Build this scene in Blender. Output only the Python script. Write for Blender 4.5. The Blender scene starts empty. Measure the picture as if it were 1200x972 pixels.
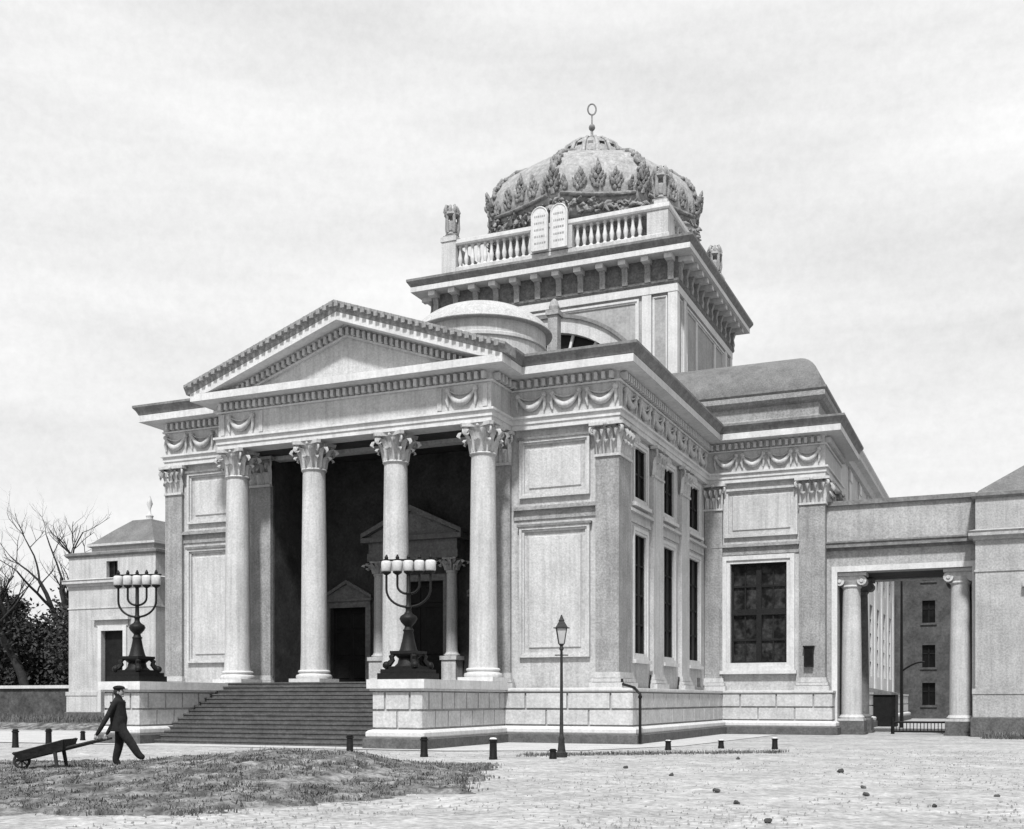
import bpy, bmesh, math, random
from mathutils import Vector, Matrix, noise
random.seed(7)
PI = math.pi
R = math.radians
scene = bpy.context.scene
COL = scene.collection

# ------------------------------------------------------------------ camera numbers
YAW = R(23.475)
FWD = (-math.sin(YAW), math.cos(YAW))      # camera forward in plan
RGT = (math.cos(YAW), math.sin(YAW))       # camera right in plan
def pt(r, d):                              # r metres right of the camera, d metres ahead of it
    return (RGT[0]*r + FWD[0]*d, RGT[1]*r + FWD[1]*d)

XC = -24.9                                 # axis of the synagogue

# ------------------------------------------------------------------ materials
def mat(name, base, dark=None, rough=0.85, scale=1.2, fine=14.0, bump=0.25, streak=0.0, spec=0.25,
        lo=0.35, hi=0.7, fine_amt=0.35, bscale=None):
    m = bpy.data.materials.new(name); m.use_nodes = True
    nt = m.node_tree; N = nt.nodes; L = nt.links
    b = N['Principled BSDF']
    b.inputs['Roughness'].default_value = rough
    b.inputs['Specular IOR Level'].default_value = spec
    if dark is None: dark = base*0.72
    geo = N.new('ShaderNodeNewGeometry')
    n1 = N.new('ShaderNodeTexNoise'); n1.inputs['Scale'].default_value = scale; n1.inputs['Detail'].default_value = 6
    n1.inputs['Roughness'].default_value = 0.62
    L.new(geo.outputs['Position'], n1.inputs['Vector'])
    r1 = N.new('ShaderNodeValToRGB')
    r1.color_ramp.elements[0].position = lo; r1.color_ramp.elements[1].position = hi
    r1.color_ramp.elements[0].color = (dark,)*3+(1,); r1.color_ramp.elements[1].color = (base,)*3+(1,)
    L.new(n1.outputs['Fac'], r1.inputs['Fac'])
    n2 = N.new('ShaderNodeTexNoise'); n2.inputs['Scale'].default_value = fine; n2.inputs['Detail'].default_value = 4
    n2.inputs['Roughness'].default_value = 0.7
    L.new(geo.outputs['Position'], n2.inputs['Vector'])
    mr = N.new('ShaderNodeMapRange'); mr.inputs['From Min'].default_value = 0.3; mr.inputs['From Max'].default_value = 0.7
    mr.inputs['To Min'].default_value = 1-fine_amt; mr.inputs['To Max'].default_value = 1+fine_amt
    L.new(n2.outputs['Fac'], mr.inputs['Value'])
    mx = N.new('ShaderNodeMix'); mx.data_type = 'RGBA'; mx.blend_type = 'MULTIPLY'; mx.inputs['Factor'].default_value = 1.0
    L.new(r1.outputs['Color'], mx.inputs[6]); L.new(mr.outputs['Result'], mx.inputs[7])
    out = mx.outputs[2]
    if streak > 0:
        mp = N.new('ShaderNodeMapping'); mp.inputs['Scale'].default_value = (3.4, 3.4, 0.16)
        L.new(geo.outputs['Position'], mp.inputs['Vector'])
        n3 = N.new('ShaderNodeTexNoise'); n3.inputs['Scale'].default_value = 1.6; n3.inputs['Detail'].default_value = 5
        L.new(mp.outputs['Vector'], n3.inputs['Vector'])
        m3 = N.new('ShaderNodeMapRange'); m3.inputs['From Min'].default_value = 0.45; m3.inputs['From Max'].default_value = 0.75
        m3.inputs['To Min'].default_value = 1.0; m3.inputs['To Max'].default_value = 1-streak
        L.new(n3.outputs['Fac'], m3.inputs['Value'])
        mx2 = N.new('ShaderNodeMix'); mx2.data_type = 'RGBA'; mx2.blend_type = 'MULTIPLY'; mx2.inputs['Factor'].default_value = 1.0
        L.new(out, mx2.inputs[6]); L.new(m3.outputs['Result'], mx2.inputs[7]); out = mx2.outputs[2]
    L.new(out, b.inputs['Base Color'])
    if bump > 0:
        bp = N.new('ShaderNodeBump'); bp.inputs['Strength'].default_value = bump; bp.inputs['Distance'].default_value = 0.06
        if bscale:
            n4 = N.new('ShaderNodeTexNoise'); n4.inputs['Scale'].default_value = bscale; n4.inputs['Detail'].default_value = 5
            L.new(geo.outputs['Position'], n4.inputs['Vector']); L.new(n4.outputs['Fac'], bp.inputs['Height'])
        else:
            L.new(n2.outputs['Fac'], bp.inputs['Height'])
        L.new(bp.outputs['Normal'], b.inputs['Normal'])
    return m

STONE  = mat('limestone', 0.48, 0.38, streak=0.24, scale=0.8, fine=13, fine_amt=0.20, bump=0.3)
RENDER = mat('wall_render', 0.45, 0.35, streak=0.24, scale=0.9, fine=11, fine_amt=0.24, bump=0.3)
PILAST = mat('weathered_pilaster_stone', 0.30, 0.21, streak=0.25, scale=1.1, fine=12, fine_amt=0.32, bump=0.35)
TRIM   = mat('pale_trim_stone', 0.55, 0.46, streak=0.16, scale=0.9, fine=9, fine_amt=0.12, bump=0.2)
CYMA   = mat('dark_gutter_stone', 0.20, 0.13, streak=0.2, scale=2.0, fine=9, fine_amt=0.25)  # one dark tone for gutters, copings, ledges and panel-top strips
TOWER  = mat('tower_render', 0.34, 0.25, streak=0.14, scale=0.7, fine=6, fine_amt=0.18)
RAKEM  = mat('weathered_raking_stone', 0.27, 0.16, scale=3.5, fine=9, fine_amt=0.35)
GREYR  = mat('grey_gate_render', 0.36, 0.27, streak=0.2, scale=0.9, fine=11, fine_amt=0.28)
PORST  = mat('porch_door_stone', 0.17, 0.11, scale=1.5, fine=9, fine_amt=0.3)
CURT   = mat('curtained_dark_glass', 0.055, 0.006, rough=0.4, scale=1.7, spec=0.12, bump=0.0, fine=6, fine_amt=0.5, lo=0.4, hi=0.72)
TFRZ   = mat('shade_toned_frieze', 0.17, 0.09, scale=3.0, fine=8, fine_amt=0.4)  # dark colour carries the shade under the tower cornice
POSTM  = mat('weathered_lamp_iron', 0.035, 0.02, rough=0.7, scale=6, spec=0.2)
PLINTH = mat('granite_plinth', 0.11, 0.07, scale=2.5, fine=12, fine_amt=0.35)
STEPS  = mat('granite_steps', 0.105, 0.065, scale=1.6, fine=11, fine_amt=0.3, streak=0.2)
RUST   = mat('rusticated_stone', 0.47, 0.36, scale=1.4, fine=9, fine_amt=0.2, streak=0.12)
RUSTG  = mat('greyer_rusticated_stone', 0.36, 0.27, scale=1.4, fine=9, fine_amt=0.22, streak=0.16)
PORCH  = mat('shade_toned_wall', 0.06, 0.03, scale=1.2, fine=8, fine_amt=0.35)  # near-black colour stands for deep shade in the porch and gate passage
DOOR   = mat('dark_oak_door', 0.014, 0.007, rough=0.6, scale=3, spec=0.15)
LANTG  = mat('street_lantern_glass', 0.42, 0.36, rough=0.3, scale=8, bump=0.0, fine_amt=0.08)
GLASS  = mat('dark_window_glass', 0.012, 0.004, rough=0.35, scale=0.9, spec=0.12, bump=0.05, fine=3)
FRAME  = mat('dark_window_frame', 0.016, 0.01, rough=0.6, spec=0.15)
ROOF   = mat('zinc_roof', 0.15, 0.10, rough=0.6, streak=0.2, scale=1.0)
DOMEM  = mat('patinated_dome_metal', 0.33, 0.20, rough=0.6, scale=2.2, fine=6, fine_amt=0.3, bump=0.5)
ORNM   = mat('dark_cast_ornament', 0.27, 0.12, rough=0.7, scale=3.0, fine=8, fine_amt=0.4, bump=0.6)
PALER  = mat('pale_drum_roof', 0.40, 0.32, rough=0.7, streak=0.15)
IRON   = mat('black_iron', 0.009, 0.005, rough=0.55, scale=5, spec=0.2)
LAMPG  = mat('white_lamp_glass', 0.50, 0.4, rough=0.35, scale=8, bump=0.0, fine_amt=0.08)
GROUND = mat('sandy_ground', 0.39, 0.27, rough=0.95, scale=0.5, fine=7.0, fine_amt=0.36, bump=1.0, bscale=7)
PATHM  = mat('pale_path_gravel', 0.43, 0.34, rough=0.95, scale=0.8, fine=8, fine_amt=0.14, bump=0.5)
TURF   = mat('rough_turf', 0.20, 0.055, rough=1.0, scale=1.9, fine=8, fine_amt=0.55, bump=1.0, lo=0.4, hi=0.62)
GRASSM = mat('dry_grass_blades', 0.17, 0.06, rough=1.0, scale=1.3, fine=4, fine_amt=0.3, bump=0)
BARK   = mat('dark_bark', 0.035, 0.02, rough=0.95, scale=4, bump=0.6)
LEAF   = mat('dark_foliage', 0.05, 0.02, rough=0.9, scale=0.8, fine=3, fine_amt=0.5, bump=0)
DARKW  = mat('ivy_dark_garden_wall', 0.085, 0.04, rough=0.95, scale=1.5, fine=5, fine_amt=0.4, bump=0.7)
BRICK  = mat('dark_tenement_brick', 0.085, 0.045, rough=0.95, scale=0.9, fine=4, fine_amt=0.35)
CLOTH  = mat('black_wool_cloth', 0.017, 0.008, rough=0.95, scale=6, bump=0.2)
SKIN   = mat('face_skin', 0.28, 0.22, rough=0.7, scale=8)
WOOD   = mat('dark_barrow_wood', 0.035, 0.018, rough=0.85, scale=5)
ROCK   = mat('dark_stone_lump', 0.07, 0.04, rough=0.95, scale=6)
GRAVM  = mat('loose_gravel', 0.30, 0.10, rough=0.95, scale=9, bump=0, lo=0.3, hi=0.7)
WHITEP = mat('whitewashed_cap', 0.6, 0.5, rough=0.9, scale=8)

# ------------------------------------------------------------------ mesh helpers
class Face:                                # a facade: u runs along d, o is the distance out along n
    def __init__(s, o, d, n): s.o, s.d, s.n = o, d, n
    def P(s, u, z, o=0.0):
        return (s.o[0]+s.d[0]*u+s.n[0]*o, s.o[1]+s.d[1]*u+s.n[1]*o, z)

class MB:
    def __init__(s): s.v = []; s.f = []
    def add(s, vs, fs):
        k = len(s.v); s.v.extend(vs); s.f.extend([tuple(i+k for i in f) for f in fs])
        return s
    def hexa(s, p):                        # 8 points: bottom ring 0-3, top ring 4-7
        return s.add(p, [(3,2,1,0),(4,5,6,7),(0,1,5,4),(1,2,6,5),(2,3,7,6),(3,0,4,7)])
    def box(s, x0, x1, y0, y1, z0, z1):
        return s.hexa([(x0,y0,z0),(x1,y0,z0),(x1,y1,z0),(x0,y1,z0),(x0,y0,z1),(x1,y0,z1),(x1,y1,z1),(x0,y1,z1)])
    def fbox(s, F, u0, u1, z0, z1, o0, o1, tin=0.0):
        P = F.P
        return s.hexa([P(u0,z0,o0),P(u1,z0,o0),P(u1-tin,z0+tin,o1),P(u0+tin,z0+tin,o1),
                       P(u0,z1,o0),P(u1,z1,o0),P(u1-tin,z1-tin,o1),P(u0+tin,z1-tin,o1)])
    def prism(s, F, poly, o0, o1):         # polygon of (u, z) on a facade, given depth
        n = len(poly)
        vs = [F.P(u,z,o0) for u,z in poly]+[F.P(u,z,o1) for u,z in poly]
        fs = [tuple(range(n)), tuple(range(2*n-1,n-1,-1))]+[(i,(i+1)%n,n+(i+1)%n,n+i) for i in range(n)]
        return s.add(vs, fs)
    def lathe(s, cx, cy, prof, n=24, a0=0.0, close=True, sq=None):
        vs = []; fs = []
        m = len(prof)
        for r, z in prof:
            for k in range(n):
                a = a0+2*PI*k/n
                vs.append((cx+r*math.cos(a), cy+r*math.sin(a), z))
        for i in range(m-1):
            for k in range(n):
                fs.append((i*n+k, i*n+(k+1)%n, (i+1)*n+(k+1)%n, (i+1)*n+k))
        if close:
            fs.append(tuple(range(n-1,-1,-1))); fs.append(tuple((m-1)*n+k for k in range(n)))
        return s.add(vs, fs)
    def sweep(s, path, prof, closed=False):
        # path CCW in plan with the body on the left; prof closed polygon of (out, z)
        n = len(path); m = len(prof); offs = []
        def nrm(a, b):
            dx, dy = b[0]-a[0], b[1]-a[1]; l = math.hypot(dx, dy); return (dy/l, -dx/l)
        for i in range(n):
            ns = []
            if closed or i > 0: ns.append(nrm(path[i-1], path[i]))
            if closed or i < n-1: ns.append(nrm(path[i], path[(i+1)%n]))
            if len(ns) == 1: offs.append(ns[0])
            else:
                ax, ay = ns[0][0]+ns[1][0], ns[0][1]+ns[1][1]
                k = 1+ns[0][0]*ns[1][0]+ns[0][1]*ns[1][1]
                offs.append((ax/k, ay/k))
        vs = []; fs = []
        for i in range(n):
            for o, z in prof:
                vs.append((path[i][0]+offs[i][0]*o, path[i][1]+offs[i][1]*o, z))
        for i in range(n if closed else n-1):
            j = (i+1) % n
            for k in range(m):
                l = (k+1) % m
                fs.append((i*m+k, j*m+k, j*m+l, i*m+l))
        if not closed:
            fs.append(tuple(range(m))); fs.append(tuple((n-1)*m+k for k in range(m-1,-1,-1)))
        return s.add(vs, fs)
    def tube(s, pts, rad, n=8):
        pts = [Vector(p) for p in pts]; m = len(pts)
        if not isinstance(rad, (list, tuple)): rad = [rad]*m
        vs = []; fs = []
        t0 = (pts[1]-pts[0]).normalized()
        u = t0.orthogonal().normalized()
        for i, p in enumerate(pts):
            t = (pts[min(i+1,m-1)]-pts[max(i-1,0)]).normalized()
            u = (u-t*u.dot(t)).normalized(); w = t.cross(u)
            for k in range(n):
                a = 2*PI*k/n
                vs.append(tuple(p+(u*math.cos(a)+w*math.sin(a))*rad[i]))
        for i in range(m-1):
            for k in range(n):
                fs.append((i*n+k, i*n+(k+1)%n, (i+1)*n+(k+1)%n, (i+1)*n+k))
        fs.append(tuple(range(n-1,-1,-1))); fs.append(tuple((m-1)*n+k for k in range(n)))
        return s.add(vs, fs)
    def ball(s, c, r, n=8, m=6, sz=1.0):
        prof = [(max(r*math.sin(PI*i/m), r*0.02), c[2]-r*sz*math.cos(PI*i/m)) for i in range(m+1)]
        return s.lathe(c[0], c[1], prof, n)
    def wall(s, F, u0, u1, z0, z1, holes, o0, o1):
        us = sorted({u0,u1}|{h[0] for h in holes}|{h[1] for h in holes})
        zs = sorted({z0,z1}|{h[2] for h in holes}|{h[3] for h in holes})
        def hole(i, j):
            if i < 0 or j < 0 or i >= len(us)-1 or j >= len(zs)-1: return True
            uc, zc = (us[i]+us[i+1])/2, (zs[j]+zs[j+1])/2
            return any(h[0] < uc < h[1] and h[2] < zc < h[3] for h in holes)
        for i in range(len(us)-1):
            for j in range(len(zs)-1):
                if hole(i, j): continue
                a, b, c, d = us[i], us[i+1], zs[j], zs[j+1]; P = F.P
                s.add([P(a,c,o1),P(b,c,o1),P(b,d,o1),P(a,d,o1)], [(0,1,2,3)])
                s.add([P(a,c,o0),P(b,c,o0),P(b,d,o0),P(a,d,o0)], [(3,2,1,0)])
                if hole(i-1,j): s.add([P(a,c,o0),P(a,c,o1),P(a,d,o1),P(a,d,o0)], [(0,1,2,3)])
                if hole(i+1,j): s.add([P(b,c,o0),P(b,c,o1),P(b,d,o1),P(b,d,o0)], [(3,2,1,0)])
                if hole(i,j-1): s.add([P(a,c,o0),P(b,c,o0),P(b,c,o1),P(a,c,o1)], [(0,1,2,3)])
                if hole(i,j+1): s.add([P(a,d,o0),P(b,d,o0),P(b,d,o1),P(a,d,o1)], [(3,2,1,0)])
        return s
    def rim(s, F, u0, u1, z0, z1, w, o0, o1):       # a rectangular frame moulding with a stepped face
        for (wa, oa, ob) in ((w, o0, o0+(o1-o0)*0.5), (w*0.55, o0+(o1-o0)*0.5, o1)):
            s.fbox(F, u0, u0+wa, z0, z1, oa, ob); s.fbox(F, u1-wa, u1, z0, z1, oa, ob)
            s.fbox(F, u0+wa, u1-wa, z0, z0+wa, oa, ob); s.fbox(F, u0+wa, u1-wa, z1-wa, z1, oa, ob)
        return s

WO = {}                                     # world origin of every object that has children
def put(o, parent, origin):
    COL.objects.link(o)
    if parent is not None:
        o.parent = parent; o.location = Vector(origin)-WO[parent.name]
    else: o.location = origin
    WO[o.name] = Vector(origin)
    return o

def build(mb, name, m, parent=None, smooth=None, origin=None, merge=True):
    if origin is None:
        xs, ys, zs = zip(*mb.v)
        origin = ((min(xs)+max(xs))/2, (min(ys)+max(ys))/2, min(zs))
    og = Vector(origin)
    me = bpy.data.meshes.new(name)
    me.from_pydata([(x-og.x, y-og.y, z-og.z) for x, y, z in mb.v], [], mb.f)
    bm = bmesh.new(); bm.from_mesh(me)
    if merge: bmesh.ops.remove_doubles(bm, verts=bm.verts, dist=1e-5)
    bmesh.ops.recalc_face_normals(bm, faces=bm.faces)
    bm.to_mesh(me); bm.free()
    if smooth:
        me.polygons.foreach_set('use_smooth', [True]*len(me.polygons))
        me.set_sharp_from_angle(angle=R(smooth))
    me.materials.append(m)
    return put(bpy.data.objects.new(name, me), parent, og)

def empty(name, loc):
    o = bpy.data.objects.new(name, None); o.empty_display_size = 0.3
    return put(o, None, loc)

def tag(o, label=None, cat=None, group=None, kind=None):
    if label: o['label'] = label
    if cat: o['category'] = cat
    if group: o['group'] = group
    if kind: o['kind'] = kind
    return o

def copy_tree(o, parent=None, delta=(0,0,0)):
    c = o.copy(); COL.objects.link(c)
    if parent is not None: c.parent = parent
    c.location = Vector(o.location)+Vector(delta)
    WO[c.name] = WO[o.name]+Vector(delta)
    for ch in list(o.children):
        d = copy_tree(ch, c)
        WO[d.name] = WO[ch.name]+Vector(delta)
    return c

# ------------------------------------------------------------------ classical ornament
def leaf(mb, base, out, side, h, w, curl):
    bx, by, bz = base
    st = [(0.0,0.0,0.62),(0.10,0.3,0.78),(0.20,0.62,0.92),(0.55,0.92,0.95),(1.05,0.97,0.7),(1.25,0.80,0.35),(1.1,0.68,0.1)]
    vs = []; fs = []
    for i, (o, z, ww) in enumerate(st):
        for q, bulge in ((-1,-0.10),(-0.5,0.12),(0,0.30),(0.5,0.12),(1,-0.10)):
            oo = o*curl+bulge*curl*(0.9 if i < 6 else 0.2)
            vs.append((bx+out[0]*oo+side[0]*q*w*ww/2, by+out[1]*oo+side[1]*q*w*ww/2, bz+z*h))
    for i in range(len(st)-1):
        for k in range(4):
            a = i*5+k; fs.append((a, a+1, a+6, a+5))
    mb.add(vs, fs)

def volute(mb, c, out, r):
    pts = []; rad = []
    for i in range(15):
        t = i/14; a = PI*0.6-t*PI*3.1; q = r*(1-0.8*t)
        pts.append((c[0]+out[0]*(math.cos(a)*q), c[1]+out[1]*(math.cos(a)*q), c[2]+math.sin(a)*q)); rad.append(r*0.28*(1-0.4*t))
    mb.tube(pts, rad, 6)

def round_capital(cx, cy, z0, z1, r):
    mb = MB(); H = z1-z0
    mb.lathe(cx, cy, [(r*0.9,z0-0.10),(r*1.1,z0-0.08),(r*1.16,z0-0.03),(r*1.1,z0+0.02),(r*0.86,z0+0.05),(r*0.84,z0+H*0.5),(r*0.92,z0+H*0.75),(r*1.15,z0+H*0.88),(r*0.9,z0+H*0.89)], 24)
    for row, (hh, off, cu) in enumerate(((0.42,0.0,0.30),(0.74,0.5,0.42))):
        for k in range(8):
            a = 2*PI*(k+off)/8
            o = (math.cos(a), math.sin(a)); s = (-o[1], o[0])
            leaf(mb, (cx+o[0]*r*0.92, cy+o[1]*r*0.92, z0+0.03), o, s, H*hh, r*0.60, cu)
    for k in range(4):
        a = PI/4+k*PI/2; o = (math.cos(a), math.sin(a))
        volute(mb, (cx+o[0]*r*1.5, cy+o[1]*r*1.5, z0+H*0.73), o, H*0.15)
    # concave abacus with cut corners
    pts = []
    for k in range(4):
        a = PI/4+k*PI/2
        for da in (-0.09, 0.09): pts.append((1.92*math.cos(a+da), 1.92*math.sin(a+da)))
        am = a+PI/4
        pts.append((1.12*math.cos(am-0.3), 1.12*math.sin(am-0.3))); pts.append((1.04*math.cos(am), 1.04*math.sin(am))); pts.append((1.12*math.cos(am+0.3), 1.12*math.sin(am+0.3)))
    n = len(pts)
    za, zb = z0+H*0.88, z1
    vs = [(cx+x*r, cy+y*r, za) for x, y in pts]+[(cx+x*r*1.04, cy+y*r*1.04, zb) for x, y in pts]
    mb.add(vs, [tuple(range(n-1,-1,-1)), tuple(range(n,2*n))]+[(i,(i+1)%n,n+(i+1)%n,n+i) for i in range(n)])
    for k in range(4):                     # fleuron
        a = k*PI/2; mb.ball((cx+math.cos(a)*r*1.1, cy+math.sin(a)*r*1.1, z0+H*0.92), H*0.07, 6, 4)
    return mb

def flat_capital(mb, faces, z0, z1):
    """faces: list of (Face, u0, u1) sharing one pilaster"""
    H = z1-z0
    for F, u0, u1 in faces:
        w = u1-u0
        mb.fbox(F, u0-0.03, u1+0.03, z0-0.10, z0, -0.10, 0.07)
        mb.fbox(F, u0+0.118, u1-0.118, z0+0.003, z0+H*0.89, -0.3, -0.10)
        n = max(3, round(w/0.40))
        for row, (hh, nn, cu) in enumerate(((0.44,n,0.22),(0.76,n+1,0.30))):
            for k in range(nn):
                u = u0+w*(k+0.5)/nn if row == 0 else u0+0.05+(w-0.1)*k/(nn-1)
                leaf(mb, F.P(u, z0, -0.04), F.n, F.d, H*hh, w/n*(0.86 if row == 0 else 0.66), cu)
        for u, sg in ((u0,-1),(u1,1)):
            o = (F.n[0]*0.7+F.d[0]*sg*0.7, F.n[1]*0.7+F.d[1]*sg*0.7)
            volute(mb, F.P(u+sg*0.07, z0+H*0.74, 0.1), o, H*0.15)
        for k in (-1, 1):
            volute(mb, F.P((u0+u1)/2+k*w*0.12, z0+H*0.78, 0.02), (F.d[0]*-k, F.d[1]*-k), H*0.09)
        mb.fbox(F, u0-0.20, u1+0.20, z0+H*0.89, z1-0.01, -0.1, 0.24)
        mb.ball(F.P((u0+u1)/2, z0+H*0.92, 0.24), H*0.08, 6, 4)
    return mb

def flat_base(mb, F, u0, u1, z0, z1):
    H = z1-z0
    mb.fbox(F, u0-0.20, u1+0.20, z0, z0+H*0.36, -0.1, 0.22)
    mb.fbox(F, u0-0.14, u1+0.14, z0+H*0.36, z0+H*0.64, -0.1, 0.15, 0.02)
    mb.fbox(F, u0-0.08, u1+0.08, z0+H*0.64, z0+H*0.8, -0.1, 0.088)
    mb.fbox(F, u0-0.05, u1+0.05, z0+H*0.8, z1, -0.1, 0.058)

def garland(F, u, w, zt, sag, o=0.05):
    mb = MB(); pts = []; rad = []
    for i in range(13):
        t = i/12; x = (t-0.5)*w
        pts.append(F.P(u+x, zt-sag*(1-(2*t-1)**2), o+0.06)); rad.append(0.05+0.09*math.sin(PI*t))
    mb.tube(pts, rad, 7)
    pts2 = [F.P(u+(i/8-0.5)*w*0.9, zt-sag*0.32*(1-(2*i/8-1)**2), o+0.03) for i in range(9)]
    mb.tube(pts2, 0.035, 5)
    for sg in (-1, 1):
        mb.ball(F.P(u+sg*w*0.5, zt+0.02, o+0.05), 0.12, 8, 5)
        mb.tube([F.P(u+sg*w*0.5, zt-0.05, o+0.03), F.P(u+sg*w*0.53, zt-0.35, o+0.05), F.P(u+sg*w*0.49, zt-0.62, o+0.03)], [0.05,0.07,0.03], 5)
    return mb

def scaled(path, b): return path

# ================================================================== THE SYNAGOGUE
syn = empty('synagogue', (XC, 60.0, 0.0))
tag(syn, 'large pale domed stone synagogue with columned portico, pediment and broad front steps', 'synagogue')

FF = Face((XC, 42.15), (1,0), (0,-1))          # front, pilaster plane
PF = Face((XC, 40.20), (1,0), (0,-1))          # portico frieze plane
SR = Face((XC+11.15, 0), (0,1), (1,0))         # sides of the vestibule block, u = Y
SL = Face((XC-11.15, 0), (0,1), (-1,0))
WF = Face((XC, 56.60), (1,0), (0,-1))          # wing fronts
WR = Face((XC+16.95, 0), (0,1), (1,0))
WL = Face((XC-16.95, 0), (0,1), (-1,0))
NR = Face((XC+16.2, 0), (0,1), (1,0))          # nave sides
NL = Face((XC-16.2, 0), (0,1), (-1,0))
NB = Face((XC, 104.0), (-1,0), (0,1))
def mirror(F): return F

# ---- podium with rusticated courses
def rusticate(name, path, m, parent, courses=((0.72,1.30),(1.36,1.96)), step=2.0, seed=0):
    """blocks along an open path (body on the left)"""
    mb = MB()
    for ci, (za, zb) in enumerate(courses):
        for i in range(len(path)-1):
            (ax, ay), (bx, by) = path[i], path[i+1]
            L = math.hypot(bx-ax, by-ay); dx, dy = (bx-ax)/L, (by-ay)/L
            F = Face((ax, ay), (dx, dy), (dy, -dx))
            n = max(1, round(L/step)); w = L/n
            cuts = [0.0]+[w*(k+(0.5 if ci else 0.0)) for k in range(n+1)]+[L]
            cuts = sorted({round(c, 4) for c in cuts if 0 <= c <= L})
            for c0, c1 in zip(cuts, cuts[1:]):
                if c1-c0 < 0.2: continue
                e0 = -0.045 if c0 == 0 else 0.03
                e1 = -0.045 if c1 == L else 0.03
                mb.fbox(F, c0+(0.03 if c0 > 0 else 0.0), c1-(0.03 if c1 < L else 0.0), za, zb, -0.2, 0.0, 0.012)
    return build(mb, name, m, parent)

pod_front = [(XC-12.0,56.2),(XC-12.0,41.2),(XC-6.7,41.2)]
def podium(tagname, path, closed_back, m_rust, capz=None):
    pass

core = MB()
core.box(XC-11.92, XC+11.92, 41.28, 56.6, 0.05, 2.03)
core.box(XC-17.27, XC+17.27, 56.28, 103.9, 0.04, 2.02)
build(core, 'podium_core', RUSTG, syn)
rpath_r = [(XC+6.7,41.2),(XC+12.0,41.2),(XC+12.0,56.2),(XC+17.35,56.2),(XC+17.35,104.0)]
rpath_l = [(XC-17.35,104.0),(XC-17.35,56.2),(XC-12.0,56.2),(XC-12.0,41.2),(XC-6.7,41.2)]
pl, to, cp = MB(), MB(), MB()
for p in (rpath_r, rpath_l):
    pl.sweep(p, [(-0.3,0.0),(0.28,0.0),(0.28,0.34),(0.22,0.37),(-0.3,0.37)])
    to.sweep(p, [(-0.3,0.375),(0.17,0.375),(0.2,0.43),(0.2,0.56),(0.14,0.62),(0.02,0.63),(0.0,0.66),(-0.3,0.66)])
    cp.sweep(p, [(-0.3,2.0),(0.02,2.0),(0.05,2.05),(0.05,2.13),(-0.85,2.17)])
build(pl, 'plinth', PLINTH, syn); build(to, 'podium_moulding', TRIM, syn); build(cp, 'podium_coping', TRIM, syn)
rusticate('podium_stonework', rpath_r, RUST, syn)
rusticate('podium_stonework', rpath_l, RUST, syn)

# ---- stairs and their cheek walls
for sg in (1, -1):
    xa, xb = (XC+4.75, XC+6.7) if sg > 0 else (XC-7.35, XC-5.6)
    path = [(xa,39.6),(xa,34.2),(xb,34.2),(xb,41.2)]
    ck = MB().box(xa+0.06, xb-0.06, 34.26, 41.3, 0.03, 2.0)
    cw = build(ck, 'stair_cheek_wall', RUSTG, syn)
    build(MB().sweep(path, [(-0.3,0.0),(0.26,0.0),(0.26,0.34),(0.2,0.37),(-0.3,0.37)]), 'plinth', PLINTH, cw)
    build(MB().sweep(path, [(-0.3,0.375),(0.15,0.375),(0.18,0.43),(0.18,0.56),(0.12,0.62),(0.0,0.66),(-0.3,0.66)]), 'moulding', TRIM, cw)
    rusticate('stonework', path, RUST if sg > 0 else RUST, cw, step=1.05)
    cap = MB().box(xa-0.16, xb+0.16, 34.04, 41.1, 2.08, 2.40)
    cap.box(xa-0.08, xb+0.08, 34.12, 41.1, 2.0, 2.08)
    build(cap, 'coping', TRIM, cw)
st = MB()
nst = 15
for i in range(nst):
    z1 = 2.42*(i+1)/nst; y0 = 34.75+i*0.335
    st.box(XC-5.6, XC+4.75, y0-0.03, y0+0.5 if i < nst-1 else 42.1, z1-0.055, z1)
    st.box(XC-5.6, XC+4.75, y0, y0+0.5 if i < nst-1 else 42.1, max(0.0, z1-2.42/nst-0.02), z1-0.056)
build(st, 'stairs', STEPS, syn)
build(MB().box(XC-6.35, XC+6.35, 39.62, 46.9, 0.1, 2.395), 'porch_floor', STEPS, syn)

# ---- vestibule block walls
fw = MB()
fw.wall(FF, -10.97, 10.97, 2.1, 13.0, [(-5.35,5.35,2.1,12.45)], -0.68, -0.18)
build(fw, 'front_wall', RENDER, syn)

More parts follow.
